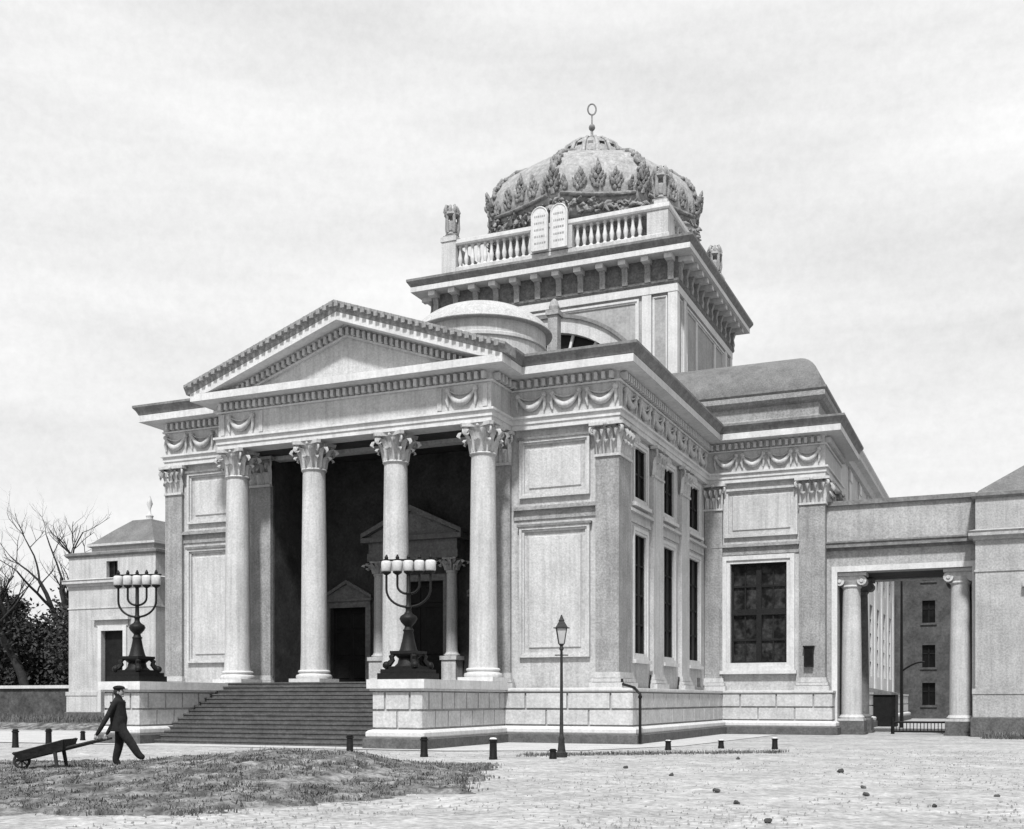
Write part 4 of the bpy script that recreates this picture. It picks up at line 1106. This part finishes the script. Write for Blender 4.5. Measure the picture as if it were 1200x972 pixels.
# turf mound
mm = MB(); nr, nd = 280, 180
r0, r1, d0, d1 = -24.0, 0.6, 15.6, 31.5
for j in range(nd+1):
    for i in range(nr+1):
        r = r0+(r1-r0)*i/nr; d = d0+(d1-d0)*j/nd
        x, y = pt(r, d); h, (a, b, c) = mound_h(x, y)
        e = min(a, b, (-0.8-r)*1.4)+1.2*noise.noise(Vector((x*0.7, y*0.7, 1)))+0.7*noise.noise(Vector((x*2.4, y*2.4, 5)))
        z = h+0.05 if e > 0.35 else h+0.05*(e/0.35)
        z = max(z, -0.08) if e > -0.6 else -0.15
        if e > 0.2: z += 0.05*noise.noise(Vector((x*1.8, y*1.8, 9)))+0.05*noise.noise(Vector((x*4.0, y*4.0, 2)))+0.035*noise.noise(Vector((x*9, y*9, 6)))
        mm.v.append((x, y, z))
for j in range(nd):
    for i in range(nr):
        a = j*(nr+1)+i; mm.f.append((a, a+1, a+nr+2, a+nr+1))
mo_ = build(mm, 'turf_mound', TURF, None, smooth=80, origin=(pt(-8,24)[0], pt(-8,24)[1], 0), merge=False); tag(mo_, kind='structure')

def tuft(mb, x, y, z, h, n=5, sp=0.10):
    for _ in range(n):
        a = random.uniform(0, 2*PI); l = random.uniform(0.5, 1.2)*h; q = random.uniform(0.2, 0.9)*h
        bx, by = x+random.uniform(-sp,sp), y+random.uniform(-sp,sp); w = random.uniform(0.008, 0.018)
        c, s = math.cos(a), math.sin(a)
        mb.add([(bx-s*w,by+c*w,z-0.02),(bx+s*w,by-c*w,z-0.02),(bx+c*q*0.4+s*w*0.7,by+s*q*0.4-c*w*0.7,z+l*0.6),(bx+c*q*0.4-s*w*0.7,by+s*q*0.4+c*w*0.7,z+l*0.6),(bx+c*q,by+s*q,z+l)], [(0,1,2,3),(3,2,4)])
gr = MB()
k = 0
while k < 26000:
    r = random.uniform(-15.5, 0.2); d = random.uniform(16, 30.5)
    x, y = pt(r, d); h, (a, b, c) = mound_h(x, y)
    e = min(a, b, (-0.8-r)*1.4)+1.2*noise.noise(Vector((x*0.7, y*0.7, 1)))+random.gauss(0, 0.35)
    k += 1
    if e < 0.1: continue
    if noise.noise(Vector((x*0.9, y*0.9, 4))) < -0.15+random.uniform(-0.25,0.2): continue
    tuft(gr, x, y, h+0.03, random.uniform(0.025, 0.075)*(1.8 if random.random() < 0.08 else 1.0), 4, 0.16)
for _ in range(420):                         # thin line of grass along the path edge
    x = random.uniform(-13.5, -6.5); y = 31.6+(x+13.5)*0.75+random.gauss(0, 0.35)
    tuft(gr, x, y, 0.0, random.uniform(0.04, 0.12), 5, 0.15)
for _ in range(2600):
    x = random.uniform(-74, -46); y = random.uniform(48.5, 55.6)
    tuft(gr, x, y, 0.35+0.05, random.uniform(0.15, 0.45), 4, 0.3)
for _ in range(700):
    x = random.uniform(-0.8, 6.0); y = random.uniform(53.0, 55.7)
    tuft(gr, x, y, 0.0, random.uniform(0.1, 0.35), 4, 0.2)
g = build(gr, 'grass', GRASSM, None, origin=(0,0,0), merge=False); tag(g, kind='stuff')
bk = MB().add([(-120,46.5,-0.1),(-45.5,47.5,-0.1),(-45.5,56.2,-0.1),(-120,57.4,-0.1),(-120,48.5,0.36),(-46.5,49.0,0.34),(-46.5,56.1,0.45),(-120,57.3,0.5)], [(3,2,1,0),(4,5,6,7),(0,1,5,4),(1,2,6,5),(2,3,7,6),(3,0,4,7)])
b_ = build(bk, 'grass_bank', TURF, None); tag(b_, kind='structure')

gv = MB(); rg_ = random.Random(3)
cnt = 0
while cnt < 9000:
    d = 14.2+26*rg_.random()**1.3; r = rg_.uniform(-0.47, 0.47)*d
    x, y = pt(r, d); cnt += 1
    if y > 40.5 or mound_h(x, y)[0] > 0.03: continue
    if noise.noise(Vector((x*0.35, y*0.35, 7)))+0.5*noise.noise(Vector((x*1.1, y*1.1, 2))) < rg_.uniform(-0.35, 0.45)-0.02*max(r, -8): continue
    q = rg_.uniform(0.010, 0.026)*(1.7 if rg_.random() < 0.04 else 1.0); a = rg_.uniform(0, 6.3); c, s_ = math.cos(a)*q, math.sin(a)*q
    k = rg_.uniform(0.5, 0.9)
    gv.add([(x+c,y+s_,-0.01),(x-s_*k,y+c*k,-0.012),(x-c,y-s_,-0.01),(x+s_*k,y-c*k,-0.012),(x+c*0.3,y+s_*0.2,q*0.9)], [(0,1,4),(1,2,4),(2,3,4),(3,0,4)])
g = build(gv, 'gravel', GRAVM, None, origin=(0,0,0), merge=False); tag(g, kind='stuff')
# loose stones on the sand
st_pts = [(840,928),(863,942),(900,963),(733,900),(787,909),(1012,924),(1015,932),(1095,945),(1168,934),(985,905),(865,890)]
def gpx(x, y, z=0.0):
    u = (x-600)/1324; d = (1.7-z)*1324/(y-820); return pt(u*d, d)
rock = None
stone_labels = ['upper dark stone of three in a slanting row on the sand','middle dark stone of the slanting row of three on the sand',
 'long flat dark stone nearest the bottom edge of the sand','small dark stone just right of the street lamp foot','dark stone right of the street lamp, left of the small white bollards',
 'small dark stone in the middle of the sand below the gateway','tiny dark stone just below another one, under the gateway','dark stone low on the sand under the gatehouse',
 'dark stone nearest the right edge of the sand','small dark stone between the gateway and the slanting row','small dark stone by the wing base and the bollards']
for i, (px, py) in enumerate(st_pts):
    x, y = gpx(px, py)
    if rock is None:
        mb = MB().ball((x, y, 0.015), 0.06, 10, 7, 0.7)
        mb.v = [(a+0.03*noise.noise(Vector((a*13,b*13,c*13))), b+0.03*noise.noise(Vector((b*13,c*13,a*13))), c+0.03*noise.noise(Vector((c*15,a*15,b*15)))) for a, b, c in mb.v]
        rock = build(mb, 'stone', ROCK, None); o = rock
        sx, sy, sz = x, y, rock.location.z
    else:
        o = rock.copy(); COL.objects.link(o); o.location = (x, y, sz); o.rotation_euler.z = i*1.1
    s = random.uniform(0.7, 1.25); o.scale = (s*1.3, s, s)
    if (px, py) == (900,963): o.scale = (1.5,1.0,0.9)
    tag(o, stone_labels[i], 'stone', 'loose stones on the sand')

# ================================================================== BOLLARDS, LAMP
def bollard(x, y, h, r, cap, label, cat='bollard'):
    root = build(MB().lathe(x, y, [(r*1.1,-0.05),(r*1.1,0.05),(r,0.08),(r*0.92,h*0.8),(r*1.15,h*0.82),(r*1.15,h*0.88),(r*0.8,h*0.9)], 14), 'bollard', IRON, None, smooth=40)
    build(MB().lathe(x, y, [(r*0.8,h*0.9),(r*1.0,h*0.93),(r*0.7,h*0.99),(0.02,h)], 14), 'cap', WHITEP if cap else IRON, root, smooth=60)
    return tag(root, label, cat, 'bollards along the forecourt')
for px, py, h, cap, lab in ((410,883,0.60,False,'black iron bollard in front of the dark steps, right end'),
    (497,887,0.60,False,'black iron bollard before the corner of the right stair wall'),
    (578,890,0.62,True,'dark bollard with a pale worn top midway between stair wall and street lamp'),
    (18,876,0.66,False,'dark post at the left edge, above the wheelbarrow'),
    (57,875,0.66,False,'dark post behind the wheelbarrow, right of the leftmost post'),
    (97,868,0.40,False,'short dark stub beyond the wheelbarrow, close to the walking man'),
    (648,889,0.28,False,'low dark stub just left of the street lamp foot'),
    (783,879,0.34,True,'small white topped bollard nearest the vestibule corner downpipe'),
    (845,877,0.30,True,'small white topped bollard below the inner corner of the wing'),
    (908,878,0.40,True,'white topped bollard below the big wing window')):
    x, y = gpx(px, py); bollard(x, y, h, 0.11 if h > 0.45 else 0.10, cap, lab)

lx, ly = gpx(658, 887)
lamp = empty('street_lamp', (lx, ly, 0)); tag(lamp, 'slim black gas street lamp with glazed lantern in front of the synagogue', 'street lamp')
build(MB().lathe(lx, ly, [(0.17,-0.05),(0.17,0.12),(0.12,0.16),(0.085,0.5),(0.095,0.55),(0.06,0.62),(0.048,1.6),(0.038,3.15),(0.07,3.2),(0.05,3.28)], 14), 'post', POSTM, lamp, smooth=40)
build(MB().tube([(lx-RGT[0]*0.2,ly-RGT[1]*0.2,3.02),(lx+RGT[0]*0.2,ly+RGT[1]*0.2,3.02)], 0.016, 6), 'ladder_bar', IRON, lamp)
lz = 3.28
hd = MB().lathe(lx, ly, [(0.05,lz),(0.10,lz+0.05),(0.11,lz+0.08)], 4, PI/4+YAW)
for k in range(4):
    a = PI/4+YAW+k*PI/2; c, s = math.cos(a), math.sin(a)
    hd.tube([(lx+c*0.11,ly+s*0.11,lz+0.07),(lx+c*0.215,ly+s*0.215,lz+0.54)], 0.016, 5)
hd.lathe(lx, ly, [(0.25,lz+0.53),(0.25,lz+0.57),(0.11,lz+0.74),(0.12,lz+0.77),(0.06,lz+0.86),(0.02,lz+0.94)], 4, PI/4+YAW)
ln_ = build(hd, 'lantern', POSTM, lamp)
build(MB().lathe(lx, ly, [(0.095,lz+0.08),(0.198,lz+0.53)], 4, PI/4+YAW), 'lantern_glass', LANTG, ln_)
build(MB().tube([(lx-RGT[0]*0.24,ly-RGT[1]*0.24,lz+0.55),(lx+RGT[0]*0.24,ly+RGT[1]*0.24,lz+0.55)], 0.018, 6), 'lantern_bar', IRON, ln_)

# ================================================================== LEFT SIDE: wall, hedge trees, bare trees
gw = empty('garden_wall', (-74, 57.8, 0)); tag(gw, 'dark garden wall with a pale coping running left from the annex', 'wall')
build(MB().box(-130, -55.95, 57.5, 58.0, 0.0, 2.45), 'wall', DARKW, gw)
build(MB().box(-130, -55.96, 57.35, 58.15, 2.45, 2.66), 'coping', TRIM, gw)

def crown_mesh(c, rx, ry, rz, n, leafsize, seed):
    rnd = random.Random(seed); mb = MB()
    clumps = []
    for _ in range(26):
        a = rnd.uniform(0, 2*PI); v = rnd.uniform(-1, 1); q = rnd.uniform(0.55, 1.0)
        s = math.sqrt(1-v*v)
        clumps.append((c[0]+rx*q*s*math.cos(a), c[1]+ry*q*s*math.sin(a), c[2]+rz*q*v, rnd.uniform(0.7, 1.5)))
    for _ in range(n):
        k = rnd.choice(clumps)
        p = Vector((rnd.gauss(k[0],k[3]*0.55), rnd.gauss(k[1],k[3]*0.55), rnd.gauss(k[2],k[3]*0.5)))
        if p.z < 0.3: continue
        u = Vector((rnd.gauss(0,1), rnd.gauss(0,1), rnd.gauss(0,1))).normalized(); w = u.orthogonal().normalized()
        l = leafsize*rnd.uniform(0.6, 1.4)
        mb.add([tuple(p-u*l), tuple(p+w*l*0.5), tuple(p+u*l), tuple(p-w*l*0.5)], [(0,1,2,3)])
    return mb
def branch(mb, p, d, L, r, depth, rnd):
    n = 5; pts = [p.copy()]; rad = [r]; q = p.copy(); dd = d.copy()
    for i in range(n):
        dd = (dd+Vector((rnd.gauss(0,0.13), rnd.gauss(0,0.13), rnd.gauss(0.05,0.09)))).normalized()
        q = q+dd*L/n; pts.append(q.copy()); rad.append(r*(1-0.5*(i+1)/n) if depth else r*(1-0.85*(i+1)/n))
    mb.tube([tuple(a) for a in pts], rad, 7 if r > 0.08 else 4)
    if depth:
        for k in range(rnd.randint(2, 4)):
            i = rnd.randint(2, n); s = Vector((rnd.gauss(0,1), rnd.gauss(0,1), rnd.gauss(0.3,0.5))).normalized()
            branch(mb, pts[i], (dd*0.75+s*0.75).normalized(), L*rnd.uniform(0.5,0.75), rad[i]*0.65, depth-1, rnd)
def bare_tree(x, y, h, label, seed, lean=(0,0), forks=3, r=0.28):
    rnd = random.Random(seed); root = empty('bare_tree', (x, y, 0)); tag(root, label, 'tree', 'bare trees behind the garden wall')
    top = Vector((x+lean[0]*0.5, y+lean[1]*0.5, h*0.42))
    build(MB().tube([(x,y,-0.1),(x+lean[0]*0.15,y+lean[1]*0.15,h*0.15),(x+lean[0]*0.3,y+lean[1]*0.3,h*0.3),tuple(top)], [r*1.3,r,r*0.9,r*0.8], 10), 'trunk', BARK, root, smooth=60)
    mb = MB()
    for k in range(forks):
        a = 2*PI*k/forks+rnd.uniform(-0.4,0.4)
        d = Vector((math.cos(a)*0.38+lean[0]*0.06, math.sin(a)*0.38+lean[1]*0.06, 0.9)).normalized()
        branch(mb, top-Vector((0,0,0.2)), d, h*0.38, r*0.72, 4, rnd)
    build(mb, 'limbs', BARK, root, smooth=60)
bare_tree(-62.0, 62.5, 13.6, 'bare dark tree forking upward close beside the pale annex', 5, forks=5, r=0.36)
bare_tree(-63.5, 60.5, 11.6, 'bare dark tree leaning left, farther from the annex than its neighbour', 12, lean=(-3.0,-1.0), forks=4, r=0.36)
hs = [(-66.5,61.8,9.2,3.8),(-62.8,63.5,9.0,3.6),(-59.0,61.5,8.6,3.2),(-71,62.5,10.2,4.2),(-76,63,9.6,4.0),(-66,70,10.6,4.4),(-61,69,9.8,4.2)]
hl = ['dark dense tree nearest the left edge behind the garden wall','dark bushy tree behind the garden wall, below the leaning bare tree',
 'dark bushy tree next to the pale annex behind the garden wall','dark tree beyond the left edge of the garden wall','dark tree far out past the left end of the wall',
 'dark tree standing behind the others beyond the wall','dark tree set back behind the annex corner']
for i, ((x, y, h, w), l) in enumerate(zip(hs, hl)):
    root = empty('leafy_tree', (x, y, 0)); tag(root, l, 'tree', 'dark trees behind the garden wall')
    build(MB().tube([(x,y,-0.1),(x+0.1,y,h*0.3),(x-0.1,y+0.1,h*0.7)], [0.3,0.22,0.1], 8), 'trunk', BARK, root)
    build(crown_mesh((x,y,h*0.54), w*0.85, w*0.62, h*0.42, 15000, 0.15, i+20), 'crown', LEAF, root, merge=False)

# ================================================================== MAN AND WHEELBARROW
def skin_body(name, verts, edges, radii, m, parent, origin, lev=2):
    og = Vector(origin)
    me = bpy.data.meshes.new(name); me.from_pydata([tuple(Vector(v)-og) for v in verts], edges, [])
    o = bpy.data.objects.new(name, me); put(o, parent, origin)
    md = o.modifiers.new('s', 'SKIN'); md.use_smooth_shade = True
    for i, rr in enumerate(radii):
        sv = me.skin_vertices[0].data[i]; sv.radius = rr if isinstance(rr, tuple) else (rr, rr); sv.use_root = (i == 0)
    sb = o.modifiers.new('u', 'SUBSURF'); sb.levels = lev; sb.render_levels = lev
    me.materials.append(m)
    return o
MR, MD = (133-600)/1324*25.3, 25.3
mx_, my_ = pt(MR, MD); mz_ = gz(mx_, my_)+0.05
ev = Vector((RGT[0], RGT[1], 0)); sv_ = Vector((-RGT[1], RGT[0], 0))
def mp(e, s, z): return Vector((mx_, my_, mz_))+ev*e+sv_*s+Vector((0,0,z))
fz = gz(*mp(0.68,0,0)[:2])-gz(mx_, my_)
V = [mp(0.13,0,0.93), mp(0.13,0,1.12), mp(0.11,0,1.30), mp(0.10,0,1.44), mp(0.11,0,1.53),     # 0-4 pelvis..neck
     mp(0.11,0,1.62), mp(0.12,0,1.70),                                                         # 5,6 head
     mp(0.12,0.10,0.90), mp(0.10,0.10,0.50), mp(0.0,0.10,0.09), mp(0.13,0.10,0.035),            # rear (far) leg 7-10
     mp(0.15,-0.10,0.90), mp(0.42,-0.10,0.53), mp(0.62,-0.10,0.13+fz), mp(0.74,-0.10,0.10+fz), # front leg 11-14
     mp(0.10,0.19,1.42), mp(-0.02,0.26,1.11), mp(-0.20,0.30,0.80), mp(-0.27,0.30,0.69),         # far arm 15-18
     mp(0.10,-0.19,1.42), mp(-0.04,-0.27,1.11), mp(-0.21,-0.30,0.80), mp(-0.28,-0.30,0.69)]     # near arm 19-22
E = [(0,1),(1,2),(2,3),(3,4),(4,5),(5,6),(0,7),(7,8),(8,9),(9,10),(0,11),(11,12),(12,13),(13,14),(3,15),(15,16),(16,17),(17,18),(3,19),(19,20),(20,21),(21,22)]
RD = [(0.15,0.13),(0.15,0.125),(0.17,0.13),(0.13,0.10),0.062,0.09,0.085,0.13,0.105,0.085,0.06,0.13,0.105,0.085,0.06,0.085,0.06,0.05,0.035,0.075,0.06,0.05,0.035]
man = skin_body('person', V, E, RD, CLOTH, None, tuple(mp(0,0,0)))
tag(man, 'walking person in dark jacket, trousers and cap pulling a wheelbarrow behind', 'person')
# head, face and hands
hc = mp(0.125,0,1.655)
head = MB()
def ell(mb, c, a, b, h, n=14, m=10):
    vs = []; fs = []
    for i in range(m+1):
        t = PI*i/m
        for k in range(n):
            p = 2*PI*k/n
            q = Vector(c)+ev*(a*math.sin(t)*math.cos(p)*(1.0-0.12*(math.cos(t) > 0)*0))+sv_*(b*math.sin(t)*math.sin(p))+Vector((0,0,-h*math.cos(t)))
            vs.append(tuple(q))
    for i in range(m):
        for k in range(n): fs.append((i*n+k,i*n+(k+1)%n,(i+1)*n+(k+1)%n,(i+1)*n+k))
    mb.add(vs, fs)
ell(head, hc, 0.105, 0.082, 0.125)
ell(head, hc+ev*0.105+Vector((0,0,-0.01)), 0.022, 0.014, 0.03, 8, 6)
ell(head, hc+ev*0.075+Vector((0,0,-0.09)), 0.035, 0.035, 0.025, 8, 6)
for s in (-1, 1): ell(head, hc+sv_*s*0.083+Vector((0,0,-0.01)), 0.022, 0.010, 0.034, 8, 6)
WO[man.name] = Vector(mp(0,0,0))
hd_ = build(head, 'face', SKIN, man, smooth=80)
ey = MB()
for s in (-1, 1): ell(ey, hc+ev*0.092+sv_*s*0.035+Vector((0,0,0.02)), 0.012, 0.012, 0.008, 8, 6)
ell(ey, hc+ev*0.098+Vector((0,0,-0.055)), 0.008, 0.026, 0.006, 8, 6)
build(ey, 'eyes_and_mouth', CLOTH, hd_)
hr = MB(); ell(hr, hc-ev*0.02+Vector((0,0,0.01)), 0.108, 0.091, 0.105); build(hr, 'hair', BARK, man, smooth=80)
ct = MB(); ell(ct, hc+Vector((0,0,0.095))-ev*0.005, 0.135, 0.115, 0.055); 
vis = hc+ev*0.12+Vector((0,0,0.07)); ell(ct, vis, 0.08, 0.085, 0.012)
build(ct, 'cap', CLOTH, man, smooth=80)
# jacket skirt and hands
jk = MB(); rings = [(1.44-0.06*i, *(lambda t: (0.165+0.05*max(0,t-0.4)-0.012*math.sin(t*9), 0.20+0.03*max(0,t-0.4), 0.10+0.025*t))(i/11)) for i in range(12)]
vs = []; fs = []
for z, a, b, e0 in rings:
    for k in range(16):
        p = 2*PI*k/16; fo = 1+0.10*noise.noise(Vector((math.cos(p)*2.2, math.sin(p)*2.2, z*5.0))); vs.append(tuple(mp(e0+a*fo*math.cos(p), b*fo*math.sin(p), z)))
for i in range(len(rings)-1):
    for k in range(16): fs.append((i*16+k,i*16+(k+1)%16,(i+1)*16+(k+1)%16,(i+1)*16+k))
jk.add(vs, fs); build(jk, 'jacket', CLOTH, man, smooth=80)
HZ = 0.70
for s in (-1, 1):
    hm = MB(); b = mp(-0.275, s*0.30, 0.695)
    ell(hm, b-ev*0.015+Vector((0,0,-0.04)), 0.03, 0.04, 0.055, 10, 8)
    for k in range(4):
        q = b+ev*(-0.055+k*0.026)-Vector((0,0,0.075)); L = (0.9,1.0,0.97,0.8)[k]
        hm.tube([tuple(q-sv_*s*0.02+Vector((0,0,0.02))), tuple(q-sv_*s*0.042*L-Vector((0,0,0.008))), tuple(q-sv_*s*0.03*L-Vector((0,0,0.036))), tuple(q+sv_*s*0.006-Vector((0,0,0.040))), tuple(q+sv_*s*0.022-Vector((0,0,0.025)))], [0.011,0.011,0.010,0.009,0.008], 6)
    hm.tube([tuple(b+ev*0.02-Vector((0,0,0.03))), tuple(b+ev*0.035+sv_*s*0.03-Vector((0,0,0.06))), tuple(b+ev*0.02+sv_*s*0.035-Vector((0,0,0.085)))], [0.014,0.013,0.010], 6)
    build(hm, 'hand', SKIN, man, smooth=70)

wb = empty('wheelbarrow', tuple(mp(-1.2,0,0))); tag(wb, 'dark wooden wheelbarrow trailing behind the walking man on the turf', 'wheelbarrow')
def wz(e): return gz(*mp(e,0,0)[:2])+0.05-mz_      # turf height relative to the man's feet
WE = -2.05; w0 = wz(WE)
axz = w0+0.20
hzr = 0.60
def shz(e): return axz+0.02+(hzr-axz-0.02)*(e-WE)/(-0.22-WE)
hn = MB()
for s in (-1, 1):
    m_ = MB(); pts = [mp(WE-0.06, s*0.16, shz(WE-0.06)), mp(-1.3, s*0.23, shz(-1.3)), mp(-0.75, s*0.27, shz(-0.75)), mp(-0.14, s*0.30, shz(-0.14))]
    m_.tube([tuple(p) for p in pts], [0.035,0.035,0.032,0.024], 8); build(m_, 'handle', WOOD, wb, smooth=60)
    l_ = MB(); l_.tube([tuple(mp(-1.22, s*0.25, shz(-1.22)+0.02)), tuple(mp(-1.15, s*0.27, wz(-1.15)-0.02))], [0.045,0.038], 8); build(l_, 'leg', WOOD, wb, smooth=60)
tr_ = MB()
def tp(e, s, dz): return tuple(mp(e, s, shz(e)+dz))
# tray: floor, sides flaring outward and end boards
def plank(a, b, c, d, th=0.03):
    n_ = (Vector(b)-Vector(a)).cross(Vector(d)-Vector(a)).normalized()*th
    tr_.hexa([a, b, c, d]+[tuple(Vector(p)+n_) for p in (a, b, c, d)])
f0, f1 = -1.98, -1.02
plank(tp(f0,-0.24,-0.02), tp(f1,-0.27,-0.02), tp(f1,0.27,-0.02), tp(f0,0.24,-0.02))
for s in (-1, 1): plank(tp(f0,s*0.24,-0.02), tp(f1,s*0.27,-0.02), tp(f1+0.05,s*0.38,0.20), tp(f0-0.14,s*0.34,0.18))
plank(tp(f0,-0.24,-0.02), tp(f0,0.24,-0.02), tp(f0-0.14,0.34,0.18), tp(f0-0.14,-0.34,0.18))
plank(tp(f1,-0.27,-0.02), tp(f1,0.27,-0.02), tp(f1+0.05,0.38,0.20), tp(f1+0.05,-0.38,0.20))
build(tr_, 'tray', WOOD, wb)
wh = MB(); c = mp(WE, 0, axz)
rim = [tuple(c+ev*(0.17*math.cos(t))+Vector((0,0,0.17*math.sin(t)))) for t in [2*PI*i/24 for i in range(25)]]
wh.tube(rim, 0.032, 8)
for k in range(4):
    t = PI*k/4; wh.tube([tuple(c+ev*0.16*math.cos(t)+Vector((0,0,0.16*math.sin(t)))), tuple(c-ev*0.16*math.cos(t)-Vector((0,0,0.16*math.sin(t))))], 0.016, 6)
wh.tube([tuple(c-sv_*0.19), tuple(c+sv_*0.19)], 0.02, 8)
build(wh, 'wheel', WOOD, wb, smooth=60)

# ================================================================== CAMERA, LIGHT, SKY
cam = bpy.data.cameras.new('camera'); co = bpy.data.objects.new('camera', cam); COL.objects.link(co)
co.location = (0, 0, 1.7); co.rotation_euler = (R(90), 0, YAW)
cam.sensor_width = 36; cam.lens = 36*1324/1200; cam.shift_y = 334/1200; cam.shift_x = 0
cam.clip_end = 5000; cam.clip_start = 0.1
scene.camera = co

SUN_EL, SUN_AZ = 55, 12            # azimuth measured from -Y towards +X
sd = bpy.data.lights.new('sun', 'SUN'); sd.energy = 2.8; sd.angle = R(5); sd.color = (1.0,1.0,1.0)
so = bpy.data.objects.new('sun', sd); COL.objects.link(so)
dv = Vector((math.sin(R(SUN_AZ))*math.cos(R(SUN_EL)), -math.cos(R(SUN_AZ))*math.cos(R(SUN_EL)), math.sin(R(SUN_EL))))
so.rotation_euler = dv.to_track_quat('Z', 'Y').to_euler(); so.location = (0, -20, 60)

w = bpy.data.worlds.new('World'); scene.world = w; w.use_nodes = True
nt = w.node_tree; N = nt.nodes; L = nt.links
bg = N['Background']
sky = N.new('ShaderNodeTexSky'); sky.sky_type = 'NISHITA'; sky.sun_disc = False
sky.sun_elevation = R(SUN_EL); sky.sun_rotation = R(180-SUN_AZ); sky.dust_density = 4.0; sky.air_density = 1.0
bw = N.new('ShaderNodeRGBToBW'); L.new(sky.outputs['Color'], bw.inputs['Color'])
tc = N.new('ShaderNodeTexCoord')
mpn = N.new('ShaderNodeMapping'); mpn.inputs['Scale'].default_value = (0.7, 0.7, 3.6); mpn.inputs['Rotation'].default_value = (0.35, 0.5, 0.3)
L.new(tc.outputs['Generated'], mpn.inputs['Vector'])
n1 = N.new('ShaderNodeTexNoise'); n1.inputs['Scale'].default_value = 2.6; n1.inputs['Detail'].default_value = 9; n1.inputs['Roughness'].default_value = 0.58
L.new(mpn.outputs['Vector'], n1.inputs['Vector'])
cr = N.new('ShaderNodeMapRange'); cr.inputs['From Min'].default_value = 0.3; cr.inputs['From Max'].default_value = 0.7
cr.inputs['To Min'].default_value = 8.6; cr.inputs['To Max'].default_value = 11.8
L.new(n1.outputs['Fac'], cr.inputs['Value'])
n5 = N.new('ShaderNodeTexNoise'); n5.inputs['Scale'].default_value = 120; n5.inputs['Detail'].default_value = 4; n5.inputs['Roughness'].default_value = 0.7
L.new(tc.outputs['Generated'], n5.inputs['Vector'])
m5 = N.new('ShaderNodeMapRange'); m5.inputs['From Min'].default_value = 0.3; m5.inputs['From Max'].default_value = 0.7; m5.inputs['To Min'].default_value = -0.4; m5.inputs['To Max'].default_value = 0.4
L.new(n5.outputs['Fac'], m5.inputs['Value'])
ad = N.new('ShaderNodeMath'); ad.operation = 'ADD'; L.new(cr.outputs['Result'], ad.inputs[0]); L.new(m5.outputs['Result'], ad.inputs[1])
mx = N.new('ShaderNodeMix'); mx.data_type = 'FLOAT'; mx.inputs['Factor'].default_value = 0.85
L.new(bw.outputs['Val'], mx.inputs[2]); L.new(ad.outputs[0], mx.inputs[3])
L.new(mx.outputs[0], bg.inputs['Color'])
bg.inputs['Strength'].default_value = 0.05

vs_ = scene.view_settings; vs_.view_transform = 'Standard'; vs_.look = 'None'; vs_.exposure = 0.98; vs_.gamma = 1.0; vs_.use_curve_mapping = False
scene.cycles.max_bounces = 6
